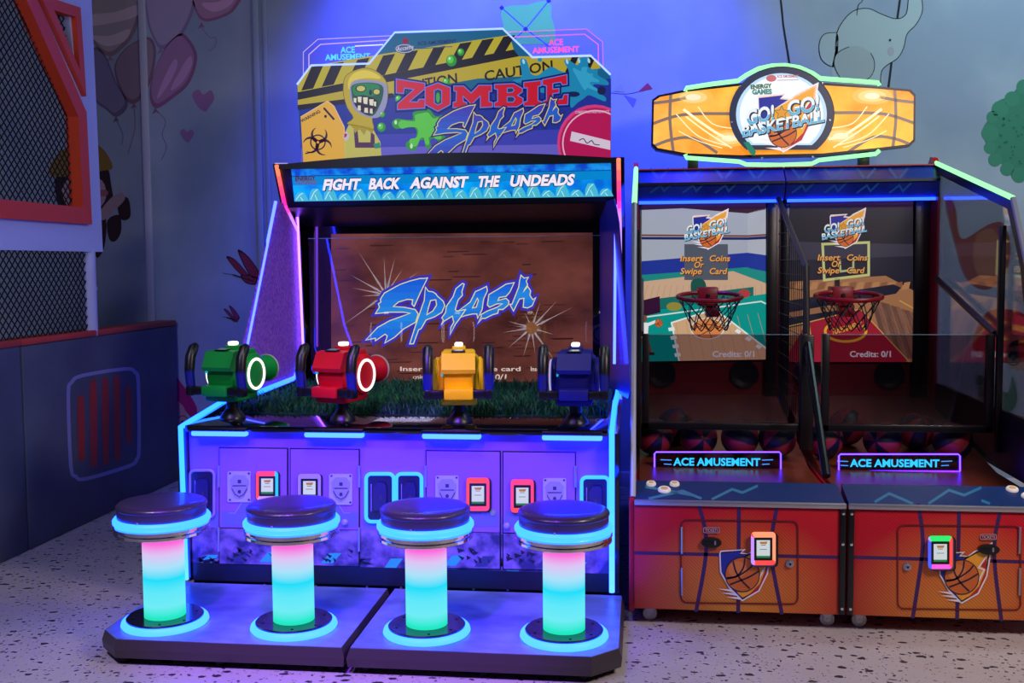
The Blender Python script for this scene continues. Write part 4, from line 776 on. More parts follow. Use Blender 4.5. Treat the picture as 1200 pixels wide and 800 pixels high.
def logo(A, cx, cy, s, L, em, solid=None):     # shield crest with a basketball, drawn in a box about 60 wide
    C = (lambda c: S(c, em)) if solid is None else (lambda c: M('crest_print', c, .45))
    t = lambda p: (cx+p[0]*s, cy+p[1]*s)
    sh = [(-25, -22), (-24, -24), (2, -26), (-3, -22), (8, -21), (-7, -11), (16, -26), (36, -36), (33, -16), (30, 2), (20, 22), (1, 33), (-14, 18), (-24, 0)]
    A.line([t(p) for p in sh], 3.4*s, C((242, 232, 240)), L, True); A.poly([t(p) for p in sh], C((240, 164, 45)), L)
    A.poly([t(p) for p in ((-25, -22), (1, -25), (-3, -21), (6, -20), (-10, -10), (-14, 0), (-8, 20), (1, 33), (-14, 18), (-24, 0))], C((32, 44, 150)), L+1); A.poly([t(p) for p in ((31, -22), (24, -10), (30, -6), (22, 14), (8, 28), (1, 33), (20, 22), (30, 2))], C((180, 36, 44)), L+1)
    A.line([t(p) for p in ((31, -22), (21, -8), (28, -6), (20, 10))], 1.6*s, C((242, 232, 240)), L+2)
    for a, b in (((-28, 20), (-12, 23)), ((-24, 25), (-8, 27)), ((-18, 30), (-2, 32))): A.poly([t(a), t((b[0], b[1]-2.2)), t((b[0]+3, b[1]+1.6))], C((242, 232, 240)), L+1)
def ballprint(A, cx, cy, r, L, em, solid=None):
    C = (lambda c: S(c, em)) if solid is None else (lambda c: M('crest_print', c, .45))
    k = C((40, 22, 44)); A.ell(cx, cy, r*1.06, r*1.06, k, L); A.ell(cx, cy, r, r, C((208, 104, 44)), L+1); A.ell(cx-r*.3, cy-r*.3, r*.55, r*.5, C((222, 124, 66)), L+2)
    for p in ([(-.95, .25), (-.3, .1), (.4, -.35), (.7, -.7)], [(-.55, -.8), (-.4, -.2), (-.05, .35), (.45, .85)], [(.15, -.97), (.05, -.4), (-.35, .1), (-.95, .2)], [(.98, -.2), (.4, .15), (-.1, .35), (-.75, .6)]):
        A.line(smooth_path([(cx+x*r, cy+y*r) for x, y in p], 4, False), r*.10, k, L+3)
def wordmark(A, cx, cy, s, L, em):
    t = lambda x, y: (cx+x*s, cy+y*s); d = S((16, 40, 60), em)
    for dx, b, c, LL in ((1.0, .07, d, L), (0, .035, S((232, 240, 244), em), L+1)):
        A.text('GO!', t(-43+dx, 11.5+dx), t(-10+dx, 5+dx), 17*s, c, LL, .18, b); A.text('GO!', t(6+dx, 1+dx), t(44+dx, -7+dx), 17*s, c, LL, .18, b); A.text('BASKETBALL', t(-48+dx, 26+dx), t(50+dx, 7+dx), 13*s, c, LL, .18, b)
    c = S((90, 176, 216), em)
    for bx in ([(-60, 7.6), (0, -4), (0, 8), (-60, 19.6)], [(0, -5), (60, -17), (60, -3), (0, 8)], [(-60, 21.5), (60, -1.2), (60, 12), (-60, 36)]):
        A.clip = [t(*p) for p in bx]
        if bx[0] == (-60, 7.6): A.text('GO!', t(-43, 11.5), t(-10, 5), 17*s, c, L+2, .18, .02)
        elif bx[0] == (0, -5): A.text('GO!', t(6, 1), t(44, -7), 17*s, c, L+2, .18, .02)
        else: A.text('BASKETBALL', t(-48, 26), t(50, 7), 13*s, c, L+2, .18, .02)
    A.clip = None
    st = [t(-1+8*(1 if k % 2 == 0 else .45)*math.sin(k*math.pi/5), -3-8*(1 if k % 2 == 0 else .45)*math.cos(k*math.pi/5)) for k in range(10)]; A.line(st, 1.6*s, S((60, 110, 70), em), L+3, True); A.poly(st, S((226, 150, 50), em), L+4)

machines = []
for ui, (X0, X1, lab) in enumerate(((-.03, .816, 'red basketball arcade machine beside the zombie cabinet, white gym on its screen'), (.824, 1.67, 'red basketball arcade machine at the right, dark court on its screen'))):
    t = thing('basketball_arcade_machine', lab, 'arcade machine', ((X0+X1)/2, 5.4, 0), 'basketball arcade machines'); machines.append(t)
    xa, xb = X0+.02, X1-.02; ox = (X0+X1)/2
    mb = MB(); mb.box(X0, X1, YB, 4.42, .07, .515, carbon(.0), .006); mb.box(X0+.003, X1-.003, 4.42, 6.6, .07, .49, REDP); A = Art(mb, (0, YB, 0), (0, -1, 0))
    if ui == 0:
        hl, curves, dr = [(743, 647.5), (990, 653)], ([(818, 588), (827, 625), (826, 660), (815, 720)], [(866, 588), (865, 720)], [(912, 588), (905, 625), (905, 660), (917, 722)]), (798, 609, 935, 706)
        lg, lens, tk, rd_, lk, hx = (867, 672), 1, (833.5, 635), (894.5, 642.5), (925.5, 660), 799
    else:
        hl, curves, dr = [(994, 652.5), (1230, 659)], ([(1076, 590), (1081, 625), (1080, 655), (1069, 728)], [(1124, 592), (1121.5, 728)], [(1174, 592), (1166, 630), (1166, 665), (1174, 730)]), (1052, 615, 1196, 713)
        lg, lens, tk, rd_, lk, hx = (1124, 675), 1, (1158, 643), (1102, 647), (1063, 663.5), 1195
    A.clip = [(730, 588), (1300, 590), (1300, 731), (745, 714.5)]; A.line(hl, 4, NAVY, 1)
    for c in curves: A.line(smooth_path(c, 5, False), 4.6, NAVY, 1)
    A.clip = None; mb.build('base_cabinet', t)
    mb = MB(); B = Art(mb, (0, YB-.003, 0), (0, -1, 0)); dk = M('door_line', (110, 10, 26), .4)
    x0, y0, x1, y1 = dr; rr = rrect(x0, y0, x1, y1, 7); sk = lambda p: (p[0], p[1]+(p[0]-x0)*.012); rr = [sk(p) for p in rr]
    B.line(rr, 1.7, dk, 2, True)
    logo(B, lg[0]+(2 if ui == 0 else 2), lg[1]-2, .98, 3, 0, True); ballprint(B, lg[0]+3, lg[1]+1, 19.5, 7, 0, True)
    d = mb.build('door', t, 0)
    for ya, yb in ((617, 648), (665, 697)):
        mb = MB(); mb.tube([B.to((hx, ya))+Vector((0, -.004, 0)), B.to((hx-(.8 if ui else 0), yb))+Vector((0, -.004, 0))], .0045, STEEL, 8); mb.build('hinge', d)
    mb = MB(); mb.lathe([(0, -.012), (.009, -.012), (.011, -.006), (.016, -.005), (.017, 0)], B.to(lk), STEEL, 20, 'y'); mb.lathe([(0, -.0135), (.005, -.0135), (.005, -.011)], B.to(lk), BLK, 12, 'y'); mb.build('lock', d)
    mb = MB(); c3 = B.to(tk); n = 28; pr = [(c3.x+.041*math.cos(k*2*math.pi/n), YB-.001, c3.z+.021*math.sin(k*2*math.pi/n)) for k in range(n)]; mb.prism(pr, (0, -.014, 0), BLK)
    mb.box(c3.x+.012, c3.x+.018, YB-.018, YB-.014, c3.z-.008, c3.z+.008, STEEL); mb.box(c3.x-.03, c3.x-.0, YB-.02, YB-.014, c3.z-.004, c3.z+.004, M('slot', (4, 4, 6), .5)); mb.build('ticket_slot', d)
    mb = MB(); B2 = Art(mb, (0, YB-.003, 0), (0, -1, 0)); q = rrect(tk[0]-9, tk[1]-17, tk[0]+9.5, tk[1]-11, 1.2); mb.prism([B2.to(p) for p in q], (0, -.002, 0), M('ticket_label', (70, 8, 24), .4)); B2.p0.y = YB-.0055; B2.line(q, .7, M('label_line', (220, 160, 170), .5), 1, True); B2.text('TICKETS', (tk[0]-7.5, tk[1]-12.3), (tk[0]+8, tk[1]-12.2), 3.4, M('label_line', (220, 160, 170), .5), 1, 0, .02); mb.build('ticket_label', d, 0)
    reader(rd_[0], rd_[1], 14.5, 19.5, t, YB-.003, [ORL, ORL, RDL, RDL, LAV, LAV, RDL, ORL] if ui == 0 else [GRN, RDL, RDL, PNK, BL2, BL2, LAV, GRN], .02)
    # control board
    BOARD = M('board_print', (14, 46, 110), .4, spec=.3); BLT = M('bolt_print', (36, 130, 170), .3)
    mb = MB(); mb.prism([(X0+.004, y, z) for y, z in ((4.355, .515), (4.355, .528), (4.53, .572), (4.53, .49), (4.42, .49))], (X1-X0-.008, 0, 0), BOARD); bn = Vector((0, -.044, .175)).normalized(); C_ = Art(mb, Vector((0, 4.355, .528)), bn)
    zig = ([(760, 584), (800, 575), (822, 584)], [(834, 585), (858, 573), (870, 577), (888, 569)], [(756, 570), (812, 580)]) if ui == 0 else ([(1025, 588), (1042, 578), (1070, 590)], [(1088, 590), (1112, 574), (1130, 580), (1150, 571)], [(1150, 586), (1160, 590)])
    for z in zig: C_.line(z, 3, BLT, 1)
    mb.build('control_board', t)
    mb = MB(); mb.box(X0, X1, 4.338, 4.356, .508, .53, STEEL, .004); mb.build('edge_trim', t)
    for bx, by, r in (((763, 567.5, .021), (790.5, 567.8, .021), (778.5, 574.5, .027)) if ui == 0 else ((1186, 574, .024), (1214, 575, .024), (1205, 582, .027))):
        p = C_.to((bx, by), 0); mb = MB(); mb.lathe([(r, 0), (r, .006), (r*.85, .011), (r*.68, .011)], (0, 0, 0), M('button_ring', (235, 225, 215), .3, 0, .25), 24); mb.lathe([(r*.68, .010), (r*.4, .013), (0, .014)], (0, 0, 0), M('button_cap', (205, 160, 110), .3, 0, .3), 20)
        mb.xform(Matrix.Translation(p) @ bn.to_track_quat('Z', 'Y').to_matrix().to_4x4()); mb.build('push_button', t)
    # ramp
    RAMP = noise_mat('ramp_wood', (96, 40, 22), (124, 58, 32), 5, .3, lo=.35, hi=.65, stretch=(1, .15, 1)); mb = MB()
    mb.prism([(xa, y, z) for y, z in ((4.53, .505), (5.16, .508), (6.47, .705), (6.47, .492), (4.53, .492))], (xb-xa, 0, 0), RAMP); mb.build('ramp', t)
    # acrylic name sign
    sx0, sx1, ytop, yb0 = ((767, 915, 529.5, 549.5) if ui == 0 else (983, 1125, 532, 551.5)); mb = MB(); YSg = 5.165
    Dg = Art(mb, (0, YSg, 0), (0, -1, 0)); pl = [(sx0, yb0), (sx0, ytop+2), (sx0+2, ytop), (sx1-2, ytop), (sx1, ytop+2), (sx1, yb0+.6)]
    mb.prism([Dg.to(p) for p in pl], (0, .008, 0), glass_mat('sign_acrylic', (.5, .42, .75), .05)); sg = mb.build('name_sign', t)
    mb = MB(); mb.tube([Dg.to(p) for p in pl], .0035, RAWLED((.6, .2, 12)), 6); mb.tube([Dg.to(p) for p in (pl[0], pl[-1])], .003, RAWLED((.75, .06, 9)), 6); mb.build('glow_edge', sg)
    mb = MB(); Dg.mb = mb; a0, a1 = ((789, 891) if ui == 0 else (996, 1101)); yy = 545.0 if ui == 0 else 546.5; Dg.text('ACE AMUSEMENT', (a0, yy), (a1, yy+.5), 8.6, G((40, 190, 255), 1.3), 2, 0, .03)
    for sd in (-1, 1):
        for k in (0, 1): xx = (a0-2 if sd < 0 else a1+2); Dg.line([(xx, yy-6+5*k), (xx+sd*(13-4*k), yy-6.5+5*k)], 1, G((70, 150, 255), 1.2), 2)
    mb.build('lettering', sg, 0)
    # back wall, screen housing, header
    mb = MB(); mb.box(X0+.005, X1-.005, 6.475, 6.6, .495, 1.87, CRIM); xs = [at(x, 330, 'y', 6.45).x for x in ((752, 897.5) if ui == 0 else (925, 1070))]
    mb.box(X0+.005, xs[0]-.002, 6.44, 6.6, .71, 1.87, BLK, .004); mb.box(xs[1]+.002, X1-.005, 6.44, 6.6, .70, 1.87, M('post_maroon', (58, 10, 18), .35), .004); mb.box(xs[1]+.002, xs[1]+.06, 6.43, 6.6, .70, 1.87, BLK, .004); mb.box(xs[0], xs[1], 6.44, 6.6, 1.845, 1.87, M('shade_maroon', (80, 16, 24), .4)); mb.build('back_wall', t)
    mb = MB()
    for k, sx in enumerate((xs[0]+.12, xs[1]-.12)): mb.lathe([(.085, 0), (.085, -.012), (.072, -.012), (.055, -.004), (.02, -.006), (0, -.008)], (sx, 6.47, .83), BLK, 28, 'y')
    mb.build('speaker', t)
    YSc = 6.45; mb = MB(); A = Art(mb, (0, YSc, 0), (0, -1, 0)); cs = .8
    def s(c): return S(c, cs)
    if ui == 0:
        bx = [752, 237, 897.5, 423]; cl = [(752, 237.5), (897.5, 237), (897.5, 421), (752, 423.5)]; mb.prism([A.to(p, -1) for p in cl], (0, .02, 0), BLK); A.clip = cl
        A.poly(cl, s((168, 174, 190)), 1); A.poly([(752, 237), (898, 237), (898, 245), (876, 250), (800, 244), (752, 246)], s((52, 22, 34)), 2); A.poly([(876, 250), (898, 243), (898, 330), (876, 320)], s((178, 182, 194)), 2)
        A.poly([(752, 274.5), (876, 275.5), (898, 274), (898, 276), (876, 277.5), (752, 276.5)], s((120, 60, 50)), 3); A.poly([(752, 277.5), (876, 278), (898, 276.5), (898, 280), (876, 281), (752, 280.5)], s((24, 34, 96)), 3)
        A.poly([(752, 306), (876, 296), (898, 299), (898, 330), (752, 330)], s((30, 52, 152)), 3); A.poly([(752, 322), (876, 313), (898, 322), (898, 334), (860, 330), (752, 334)], s((24, 138, 130)), 4)
        A.poly([(752, 330), (872, 316), (898, 322), (898, 424), (752, 424)], s((206, 170, 140)), 5); A.poly([(855, 316), (872, 313), (898, 318), (898, 332)], s((28, 140, 132)), 6)
        for k in range(24): xk = 752+k*7; A.line([(xk, 334), (xk-26+k*1.5, 424)], .5, s((180, 140, 110)), 6)
        A.poly([(752, 352), (883, 336), (883, 348), (752, 369)], s((20, 108, 102)), 7); A.poly([(752, 366), (898, 344), (898, 424), (752, 424)], s((0, 150, 140)), 8)
        A.line([(752, 372), (892, 353), (898, 356)], 1.6, s((220, 235, 230)), 9); A.poly([(787, 378), (838, 362), (900, 408), (900, 424), (796, 424)], s((212, 170, 130)), 10); A.line([(796, 424), (787, 378), (838, 362), (900, 410)], 1.8, s((230, 240, 235)), 11)
        for k in range(9): A.line([(792+k*12, 378-k*1.4), (800+k*13, 424)], .5, s((186, 140, 104)), 11)
        for k in range(4): A.poly([(786+k*2.4-3, 384+k*10), (790+k*2.4, 383+k*10), (791+k*2.4, 387+k*10), (787+k*2.4-3, 388+k*10)], s((230, 240, 235)), 12); A.poly([(852+k*12, 376+k*9), (857+k*12, 379+k*9), (854+k*12, 382+k*9), (849+k*12, 379+k*9)], s((230, 240, 235)), 12)
        A.ell(829, 385, 20, 12.5, s((214, 228, 224)), 13); A.ell(829, 385, 18.6, 11.6, s((224, 134, 70)), 14)
        for p in ([(811, 386), (829, 380), (847, 384)], [(816, 378), (829, 386), (834, 396)], [(840, 376), (832, 386), (818, 394)]): A.line(smooth_path(p, 4, False), 1, s((90, 50, 40)), 15)
        A.poly([(802, 286), (853, 286), (853, 328), (802, 328)], s((82, 88, 104)), 8); A.ell(790, 359, 9, 5, s((150, 140, 60)), 9); A.ell(872, 344, 7, 5, s((180, 60, 60)), 9); A.poly([(752, 352), (773, 347), (774, 366), (752, 371)], s((50, 14, 50)), 9)
        A.blob([(810, 330), (820, 326), (827, 332), (826, 348), (812, 348)], s((20, 84, 74)), 10)
        A.ell(755.5, 373, 3, 4, s((120, 76, 56)), 10); A.poly([(752, 378), (760, 378), (768, 375), (769, 378), (760, 382), (759, 396), (752, 396)], s((236, 236, 236)), 11); A.poly([(752, 395), (759, 395), (764, 410), (763, 413), (760, 413), (755, 402), (752, 402)], s((120, 80, 60)), 11); A.poly([(758, 412), (767, 413), (767, 416), (758, 416)], s((40, 34, 40)), 12); ballprint(A, 772, 378.5, 4.6, 11, cs)
        A.clip = None; dx = 0
    else:
        cl = [(925, 236), (1070, 234), (1070, 424), (925, 424)]; mb.prism([A.to(p, -1) for p in cl], (0, .02, 0), BLK); A.clip = cl; cs = .62
        A.poly(cl, s((34, 32, 44)), 1); A.poly([(925, 236), (1070, 234), (1070, 244), (925, 240)], s((52, 18, 26)), 2)
        A.poly([(925, 300), (1070, 292), (1070, 330), (925, 330)], s((40, 38, 54)), 2); A.poly([(925, 330), (1038, 323), (1070, 340), (1070, 424), (925, 424)], s((176, 120, 82)), 3)
        for k in range(16): A.poly([(925+k*9, 331), (932+k*9, 330), (930+k*9, 338), (921+k*9, 340)], s((196, 138, 92) if k % 2 else (150, 96, 66)), 4)
        A.poly([(925, 352), (1047, 333), (1056, 337), (1050, 344), (925, 366)], s((34, 34, 54)), 5); A.poly([(925, 366), (1000, 354), (1000, 360), (925, 372)], s((160, 110, 80)), 6); A.poly([(925, 372), (990, 362), (985, 372), (925, 384)], s((34, 34, 54)), 6)
        for k in range(9): A.poly([(1020+k*6, 350+k*2), (1030+k*6, 352+k*2), (1050+k*6, 420), (1040+k*6, 420)], s((150, 104, 84) if k % 2 else (110, 76, 66)), 5)
        A.line([(1054, 352), (1072, 362)], 1.4, s((214, 170, 90)), 8)
        A.poly([(945, 378), (1008, 362), (1062, 420), (1062, 424), (925, 424), (925, 412)], s((170, 30, 54)), 7); A.line([(945, 378), (1008, 362), (1066, 424)], 1.2, s((214, 170, 90)), 8); A.line([(925, 382), (948, 377), (950, 392)], 1.2, s((220, 170, 60)), 9)
        A.line(ellp(991, 388, 24, 12, 24, 0, -60, 250)[2:-2], 3, s((240, 180, 50)), 9); A.text('TOURNAMENT', (975, 392), (1010, 383), 6.5, s((230, 170, 60)), 10, .2, .03)
        for q in ([(964, 286), (1018, 284), (1018, 322), (966, 328)],): A.line(q, 3, s((212, 214, 140)), 6, True)
        A.line([(984, 304), (985, 318), (1000, 316), (1000, 302)], 2.4, s((190, 196, 140)), 6); A.poly([(978, 326), (984, 326), (984, 344), (978, 344)], s((20, 20, 30)), 6)
        A.poly([(925, 283), (1070, 286), (1070, 300), (925, 305)], s((62, 58, 76)), 3)
        A.clip = None; dx = 161
    cs = .85 if ui == 0 else .75
    logo(A, 829+dx, 269.5-(1 if ui else 0), .66, 18, cs); ballprint(A, 829.5+dx, 280-(1 if ui else 0), 9.5, 21, cs); wordmark(A, 828+dx, 268-(1 if ui else 0), .54, 26, cs)
    oc = S((232, 160, 80), cs)
    for w, x0, x1, y in (('Insert', 797, 823, 306), ('Coins', 831, 855, 306), ('Or', 813, 824, 313.5), ('Swipe', 797, 822, 321), ('Card', 831, 851, 321)):
        yy = y-(1 if ui else 0); A.text(w, (x0+dx+.8, yy+.8), (x1+dx+.8, yy+.8), 7, S((70, 30, 20), cs), 30, .2, .03); A.text(w, (x0+dx, yy), (x1+dx, yy), 7, oc, 31, .2, .02)
    A.text('Credits: 0/1', (835+dx, 418), (884+dx-(0 if ui == 0 else 1), 418), 6.8, S((235, 235, 240), cs), 31, 0, .02)
    mb.build('screen', t, 0)
    # hoop: mount, rim, chain net
    hx = at(830.5+dx*1.0 - (0 if ui == 0 else .5), 350, 'y', 6.2).x; RR = M('hoop_red', (150, 16, 30), .35); mb = MB(); R_ = .178; yc = 6.12; zc_ = 1.305; tl = math.radians(6)
    mb.tube([(hx+R_*math.cos(a), yc+R_*math.sin(a)*math.cos(tl), zc_+R_*math.sin(a)*math.sin(tl)) for a in [k*2*math.pi/40 for k in range(40)]], .013, RR, 10, True)
    hp = mb.build('hoop_rim', t)
    mb = MB(); mb.box(hx-.06, hx+.06, 6.28, 6.44, zc_+.015, zc_+.05, RR, .006); mb.box(hx-.058, hx+.058, 6.27, 6.44, zc_-.06, zc_+.045, RR, .008); mb.box(hx-.01, hx+.07, 6.30, 6.44, zc_-.125, zc_-.05, RR, .008); mb.lathe([(0, -.012), (.008, -.012), (.012, -.004), (.013, 0)], (hx, 6.27, zc_+.0), BLK, 16, 'y'); mb.build('hoop_bracket', hp)
    mb = MB(); CH = M('net_cord', (18, 16, 20), .5); nn = 12; lev = [(R_, 0), (R_*.86, -.05), (R_*.74, -.10), (R_*.62, -.15), (R_*.55, -.19)]
    for j in range(len(lev)-1):
        for k in range(nn):
            for dk_ in (0, 1):
                a0 = (k+.5*(j % 2))*2*math.pi/nn; a1 = (k+.5*((j+1) % 2)+(dk_ if j % 2 == 0 else dk_) - (1 if j % 2 == 0 else 0)*1.0 + (0 if j % 2 else 0))*2*math.pi/nn
                (r0, z0), (r1, z1) = lev[j], lev[j+1]; p = Vector((hx+r0*math.cos(a0), yc+r0*math.sin(a0), zc_+z0)); q = Vector((hx+r1*math.cos(a1), yc+r1*math.sin(a1), zc_+z1))
                m_ = (p+q)/2+Vector((0, 0, -.006)); mb.tube([p, m_, q], .0032, CH, 5)
    mb.build('net', hp)
    # header half
    HDR = noise_mat('header_blue', (14, 34, 120), (28, 60, 168), 3, .3, lo=.4, hi=.6); mb = MB()
    mb.prism([(X0, y, z) for y, z in ((6.36, 1.86), (6.30, 1.955), (6.42, 2.045), (6.62, 2.045), (6.62, 1.86))], (X1-X0, 0, 0), HDR)
    n1 = Vector((0, -.095, -.06)).normalized(); F1 = Art(mb, (0, 6.33, 1.9075), n1, .001); n2 = Vector((0, -.09, .12)).normalized(); F2 = Art(mb, (0, 6.36, 2.0), n2, .001); lt = M('header_bolt', (40, 110, 170), .35)
    for k in range(4):
        x = (762 if ui == 0 else 928)+k*38; F1.line([(x, 226), (x+12, 217), (x+16, 224), (x+26, 214)], 2.2, lt, 1); F2.line([(x, 197), (x+9, 209)], 3, M('header_band', (30, 84, 150), .35), 1); F2.line([(x+22, 197), (x+12, 209)], 3, M('header_band', (30, 84, 150), .35), 1)
    mb.build('header', t)
    mb = MB(); mb.box(X0+.004, X1-.004, 6.285, 6.305, 1.948, 1.962, BLK); mb.box(X0, X1, 6.40, 6.62, 2.045, 2.052, REDP); mb.build('header_trim', t)
    mb = MB(); mb.tube([(X0+.01, 6.352, 1.852), (X1-.01, 6.352, 1.852)], .009, LED((70, 150, 255), 7), 8); mb.build('led_tube', t)
    # front guard: frame and tinted glass
    YG = 5.215; TINT = glass_mat('tinted_glass', (.62, .56, .62), .035); mb = MB(); ga, gb = X0+.03, X1-.03
    mb.box(ga, gb, YG-.02, YG+.02, 0.688, .722, BLK, .004); mb.box(ga, ga+.035, YG-.02, YG+.02, .688, 1.155, BLK, .004); mb.box(gb-.035, gb, YG-.02, YG+.02, .69, 1.155, BLK, .004); mb.box(ga+.035, gb-.035, YG-.006, YG-.001, 1.150, 1.153, M('glass_edge', (120, 150, 160), .3)); gf = mb.build('guard_frame', t)
    mb = MB(); mb.box(ga+.035, gb-.035, YG-.003, YG+.003, .722, 1.151, TINT); mb.build('guard_glass', gf, 0)
    # casters
    for cx_, cy_ in ((X0+.065, 4.43), (X1-.055, 4.43)):
        mb = MB(); mb.box(cx_-.03, cx_+.03, cy_-.025, cy_+.025, .062, .07, STEEL)
        for s2 in (-1, 1): mb.prism([(cx_-.02, cy_+s2*.016, .063), (cx_+.02, cy_+s2*.016, .063), (cx_+.006, cy_+s2*.016, .02), (cx_-.012, cy_+s2*.016, .02)], (0, .003*s2, 0), STEEL)
        cst = mb.build('caster', t); mb = MB(); mb.lathe([(0, -.011), (.021, -.011), (.021, -.009), (.024, -.009), (.029, -.008), (.029, .008), (.024, .009), (0, .009)], (cx_, cy_, .029), M('wheel_pale', (190, 190, 190), .4), 24, 'y'); mb.lathe([(.006, -.022), (.006, .022)], (cx_, cy_, .029), STEEL, 10, 'y'); mb.build('wheel', cst)
t1, t2 = machines
# outer side panels
SIDEG = glass_mat('side_glass', (.80, .80, .84), .10)
sprof = [(4.40, .52), (4.93, 1.48), (5.13, 1.775), (6.42, 2.05), (6.62, 2.05), (6.62, .52)]
for t, x, sg in ((t1, -.036, -1), (t2, 1.676, 1)):
    hole = [(4.75, .80), (4.98, 1.47), (5.17, 1.735), (6.36, 1.99), (6.36, .80)]
    mb = MB(); mb.prism([(x-.008, y, z) for y, z in sprof], (.016, 0, 0), M('side_black', (12, 12, 30), .3), holes=[[(x-.008, y, z) for y, z in hole]]); sd = mb.build('side_panel', t)
    mb = MB(); mb.prism([(x-.002, y, z) for y, z in hole], (.004, 0, 0), SIDEG); mb.build('side_glass', sd, 0)
    mb = MB(); mb.tube([(x, 6.42, 2.058), (x, 5.125, 1.782)], .013, MINT, 8); mb.build('led_tube', sd)
    mb = MB(); mb.tube([(x, 5.12, 1.78), (x, 4.92, 1.482), (x, 4.39, .53)], .013, M('silver_trim', (150, 152, 170), .35, .3), 8); mb.build('edge_trim', sd)
    mb = MB(); mb.prism([(x-.014, y, z) for y, z in ((6.40, 2.05), (6.44, 2.09), (6.50, 2.10), (6.56, 2.05))], (.028, 0, 0), M('red_lens', (200, 14, 20), .25)); mb.build('corner_cap', sd)
    mb = MB(); mb.box(x-.02*sg-.014, x-.02*sg+.014, 5.17, 5.20, .60, 1.66, BLK, .004); mb.build('guard_post', sd)
    mb = MB(); mb.box(x-.012*sg-.006, x-.012*sg+.006, 6.30, 6.44, .52, 1.86, M('post_red', (140, 10, 34), .35)); mb.build('back_post', sd)
    mb = MB(); mb.tube([(x-.03*sg, 6.25, 1.40), (x-.03*sg, 5.75, 1.28), (x-.03*sg, 5.22, 1.155)], .016, M('strut_bronze', (60, 44, 40), .35, .4), 10); mb.build('gas_strut', sd)
mb = MB(); mb.box(-.052, -.028, YB+.02, 6.62, .055, .53, REDP, .004); mb.build('base_side', t1)
# divider with wire mesh between the machines
XD = .783; mb = MB(); mb.tube([(XD, 6.33, 1.86), (XD, 5.26, 1.47), (XD, 5.22, 1.15)], .016, M('divider_tube', (18, 18, 24), .45), 10); mb.tube([(XD, 5.24, 1.16), (XD, 4.62, .585)], .018, BLK, 10)
mb.box(XD-.03, XD+.03, 5.175, 5.21, .60, 1.15, BLK, .004); dv = mb.build('divider', t1)
mb = MB(); WM = M('mesh_wire', (14, 12, 16), .5, .3)
for k in range(1, 15): y = 5.26+k*.072; mb.tube([(XD, y, .72), (XD, y, 1.47+(y-5.26)*.364)], .0022, WM, 5)
for k in range(15): z = .76+k*.075; y0 = 5.26 if z < 1.47 else 5.26+(z-1.47)/.364; mb.tube([(XD, y0, z), (XD, 6.33, z)], .0022, WM, 5)
mb.build('wire_mesh', dv)
for tt, xa_, xb_ in ((t1, .792, .8155), (t2, .8245, .848)):
    mb = MB(); mb.box(xa_, xb_, YB-.012, YB, .075, .507, BLK, .003)
    for z in (.365, .10, .49): mb.lathe([(0, -.004), (.006, -.003), (.007, 0)], ((xa_+xb_)/2, YB-.012, z), CHROME, 12, 'y')
    mb.build('joint_strip', tt)
# balls
BR, BK = M('ball_red', (150, 34, 38), .45), M('ball_black', (18, 17, 22), .45)
def ball(px, py, y, rx, rz, lab):
    r = .092; x = at(px, py, 'y', y).x; z = .508+(y-5.16)*.1504+r*1.0125; mb = MB(); n, m = 32, 16
    rot = Matrix.Rotation(rz, 3, 'Z') @ Matrix.Rotation(rx, 3, 'X'); c = Vector((x, y, z))
    pt = lambda i, j: c+rot @ Vector((r*math.sin(math.pi*j/m)*math.cos(2*math.pi*i/n), r*math.sin(math.pi*j/m)*math.sin(2*math.pi*i/n), r*math.cos(math.pi*j/m)))
    for i in range(n):
        for j in range(m):
            q = [pt(i, j), pt(i+1, j), pt(i+1, j+1), pt(i, j+1)]; q = q[:1]+q[2:] if j == 0 else q[:3] if j == m-1 else q
            mb.add(q, [tuple(range(len(q)))], BR if (i//4) % 2 == 0 else BK)
    for k in range(4):
        a = k*math.pi/4; mb.tube([c+rot @ Vector((r*1.001*math.sin(u)*math.cos(a), r*1.001*math.sin(u)*math.sin(a), r*1.001*math.cos(u))) for u in [q*2*math.pi/36 for q in range(36)]], .0014, M('ball_seam', (8, 8, 10), .5), 5, True)
    th = thing('basketball', lab, 'ball', (x, y, z-r), 'red and black basketballs in the machines'); ORG[th] = Vector((x, y, z-r)); 
    o = mb.build('ball_skin', th, 60); return th
ball(767, 512, 5.34, 1.2, .4, 'red and black basketball nearest the zombie cabinet, left of the glowing sign'); ball(791, 500, 5.54, .35, .9, 'red and black basketball at the back, above the first letter of the left sign')
ball(819, 511, 5.34, 1.5, .2, 'red and black basketball in front, second along the left glowing sign'); ball(867, 511, 5.34, 1.9, 1.4, 'red and black basketball in front, third along the left glowing sign'); ball(911, 513, 5.34, 1.1, 2.2, 'red and black basketball by the divider, at the right end of the left sign')
ball(966, 515, 5.33, 1.3, .7, 'red and black basketball just right of the divider, partly behind the slanted bar'); ball(992, 503, 5.54, .5, 1.8, 'red and black basketball at the back, above the first letters of the right sign')
ball(1034, 512, 5.34, 1.6, 2.6, 'dark faced basketball in front at the middle of the right glowing sign'); ball(1074, 506, 5.48, .6, .3, 'red and black basketball at the back, right half of the right machine'); ball(1116, 516, 5.33, 1.0, 1.1, 'red and black basketball at the right end of the right glowing sign')

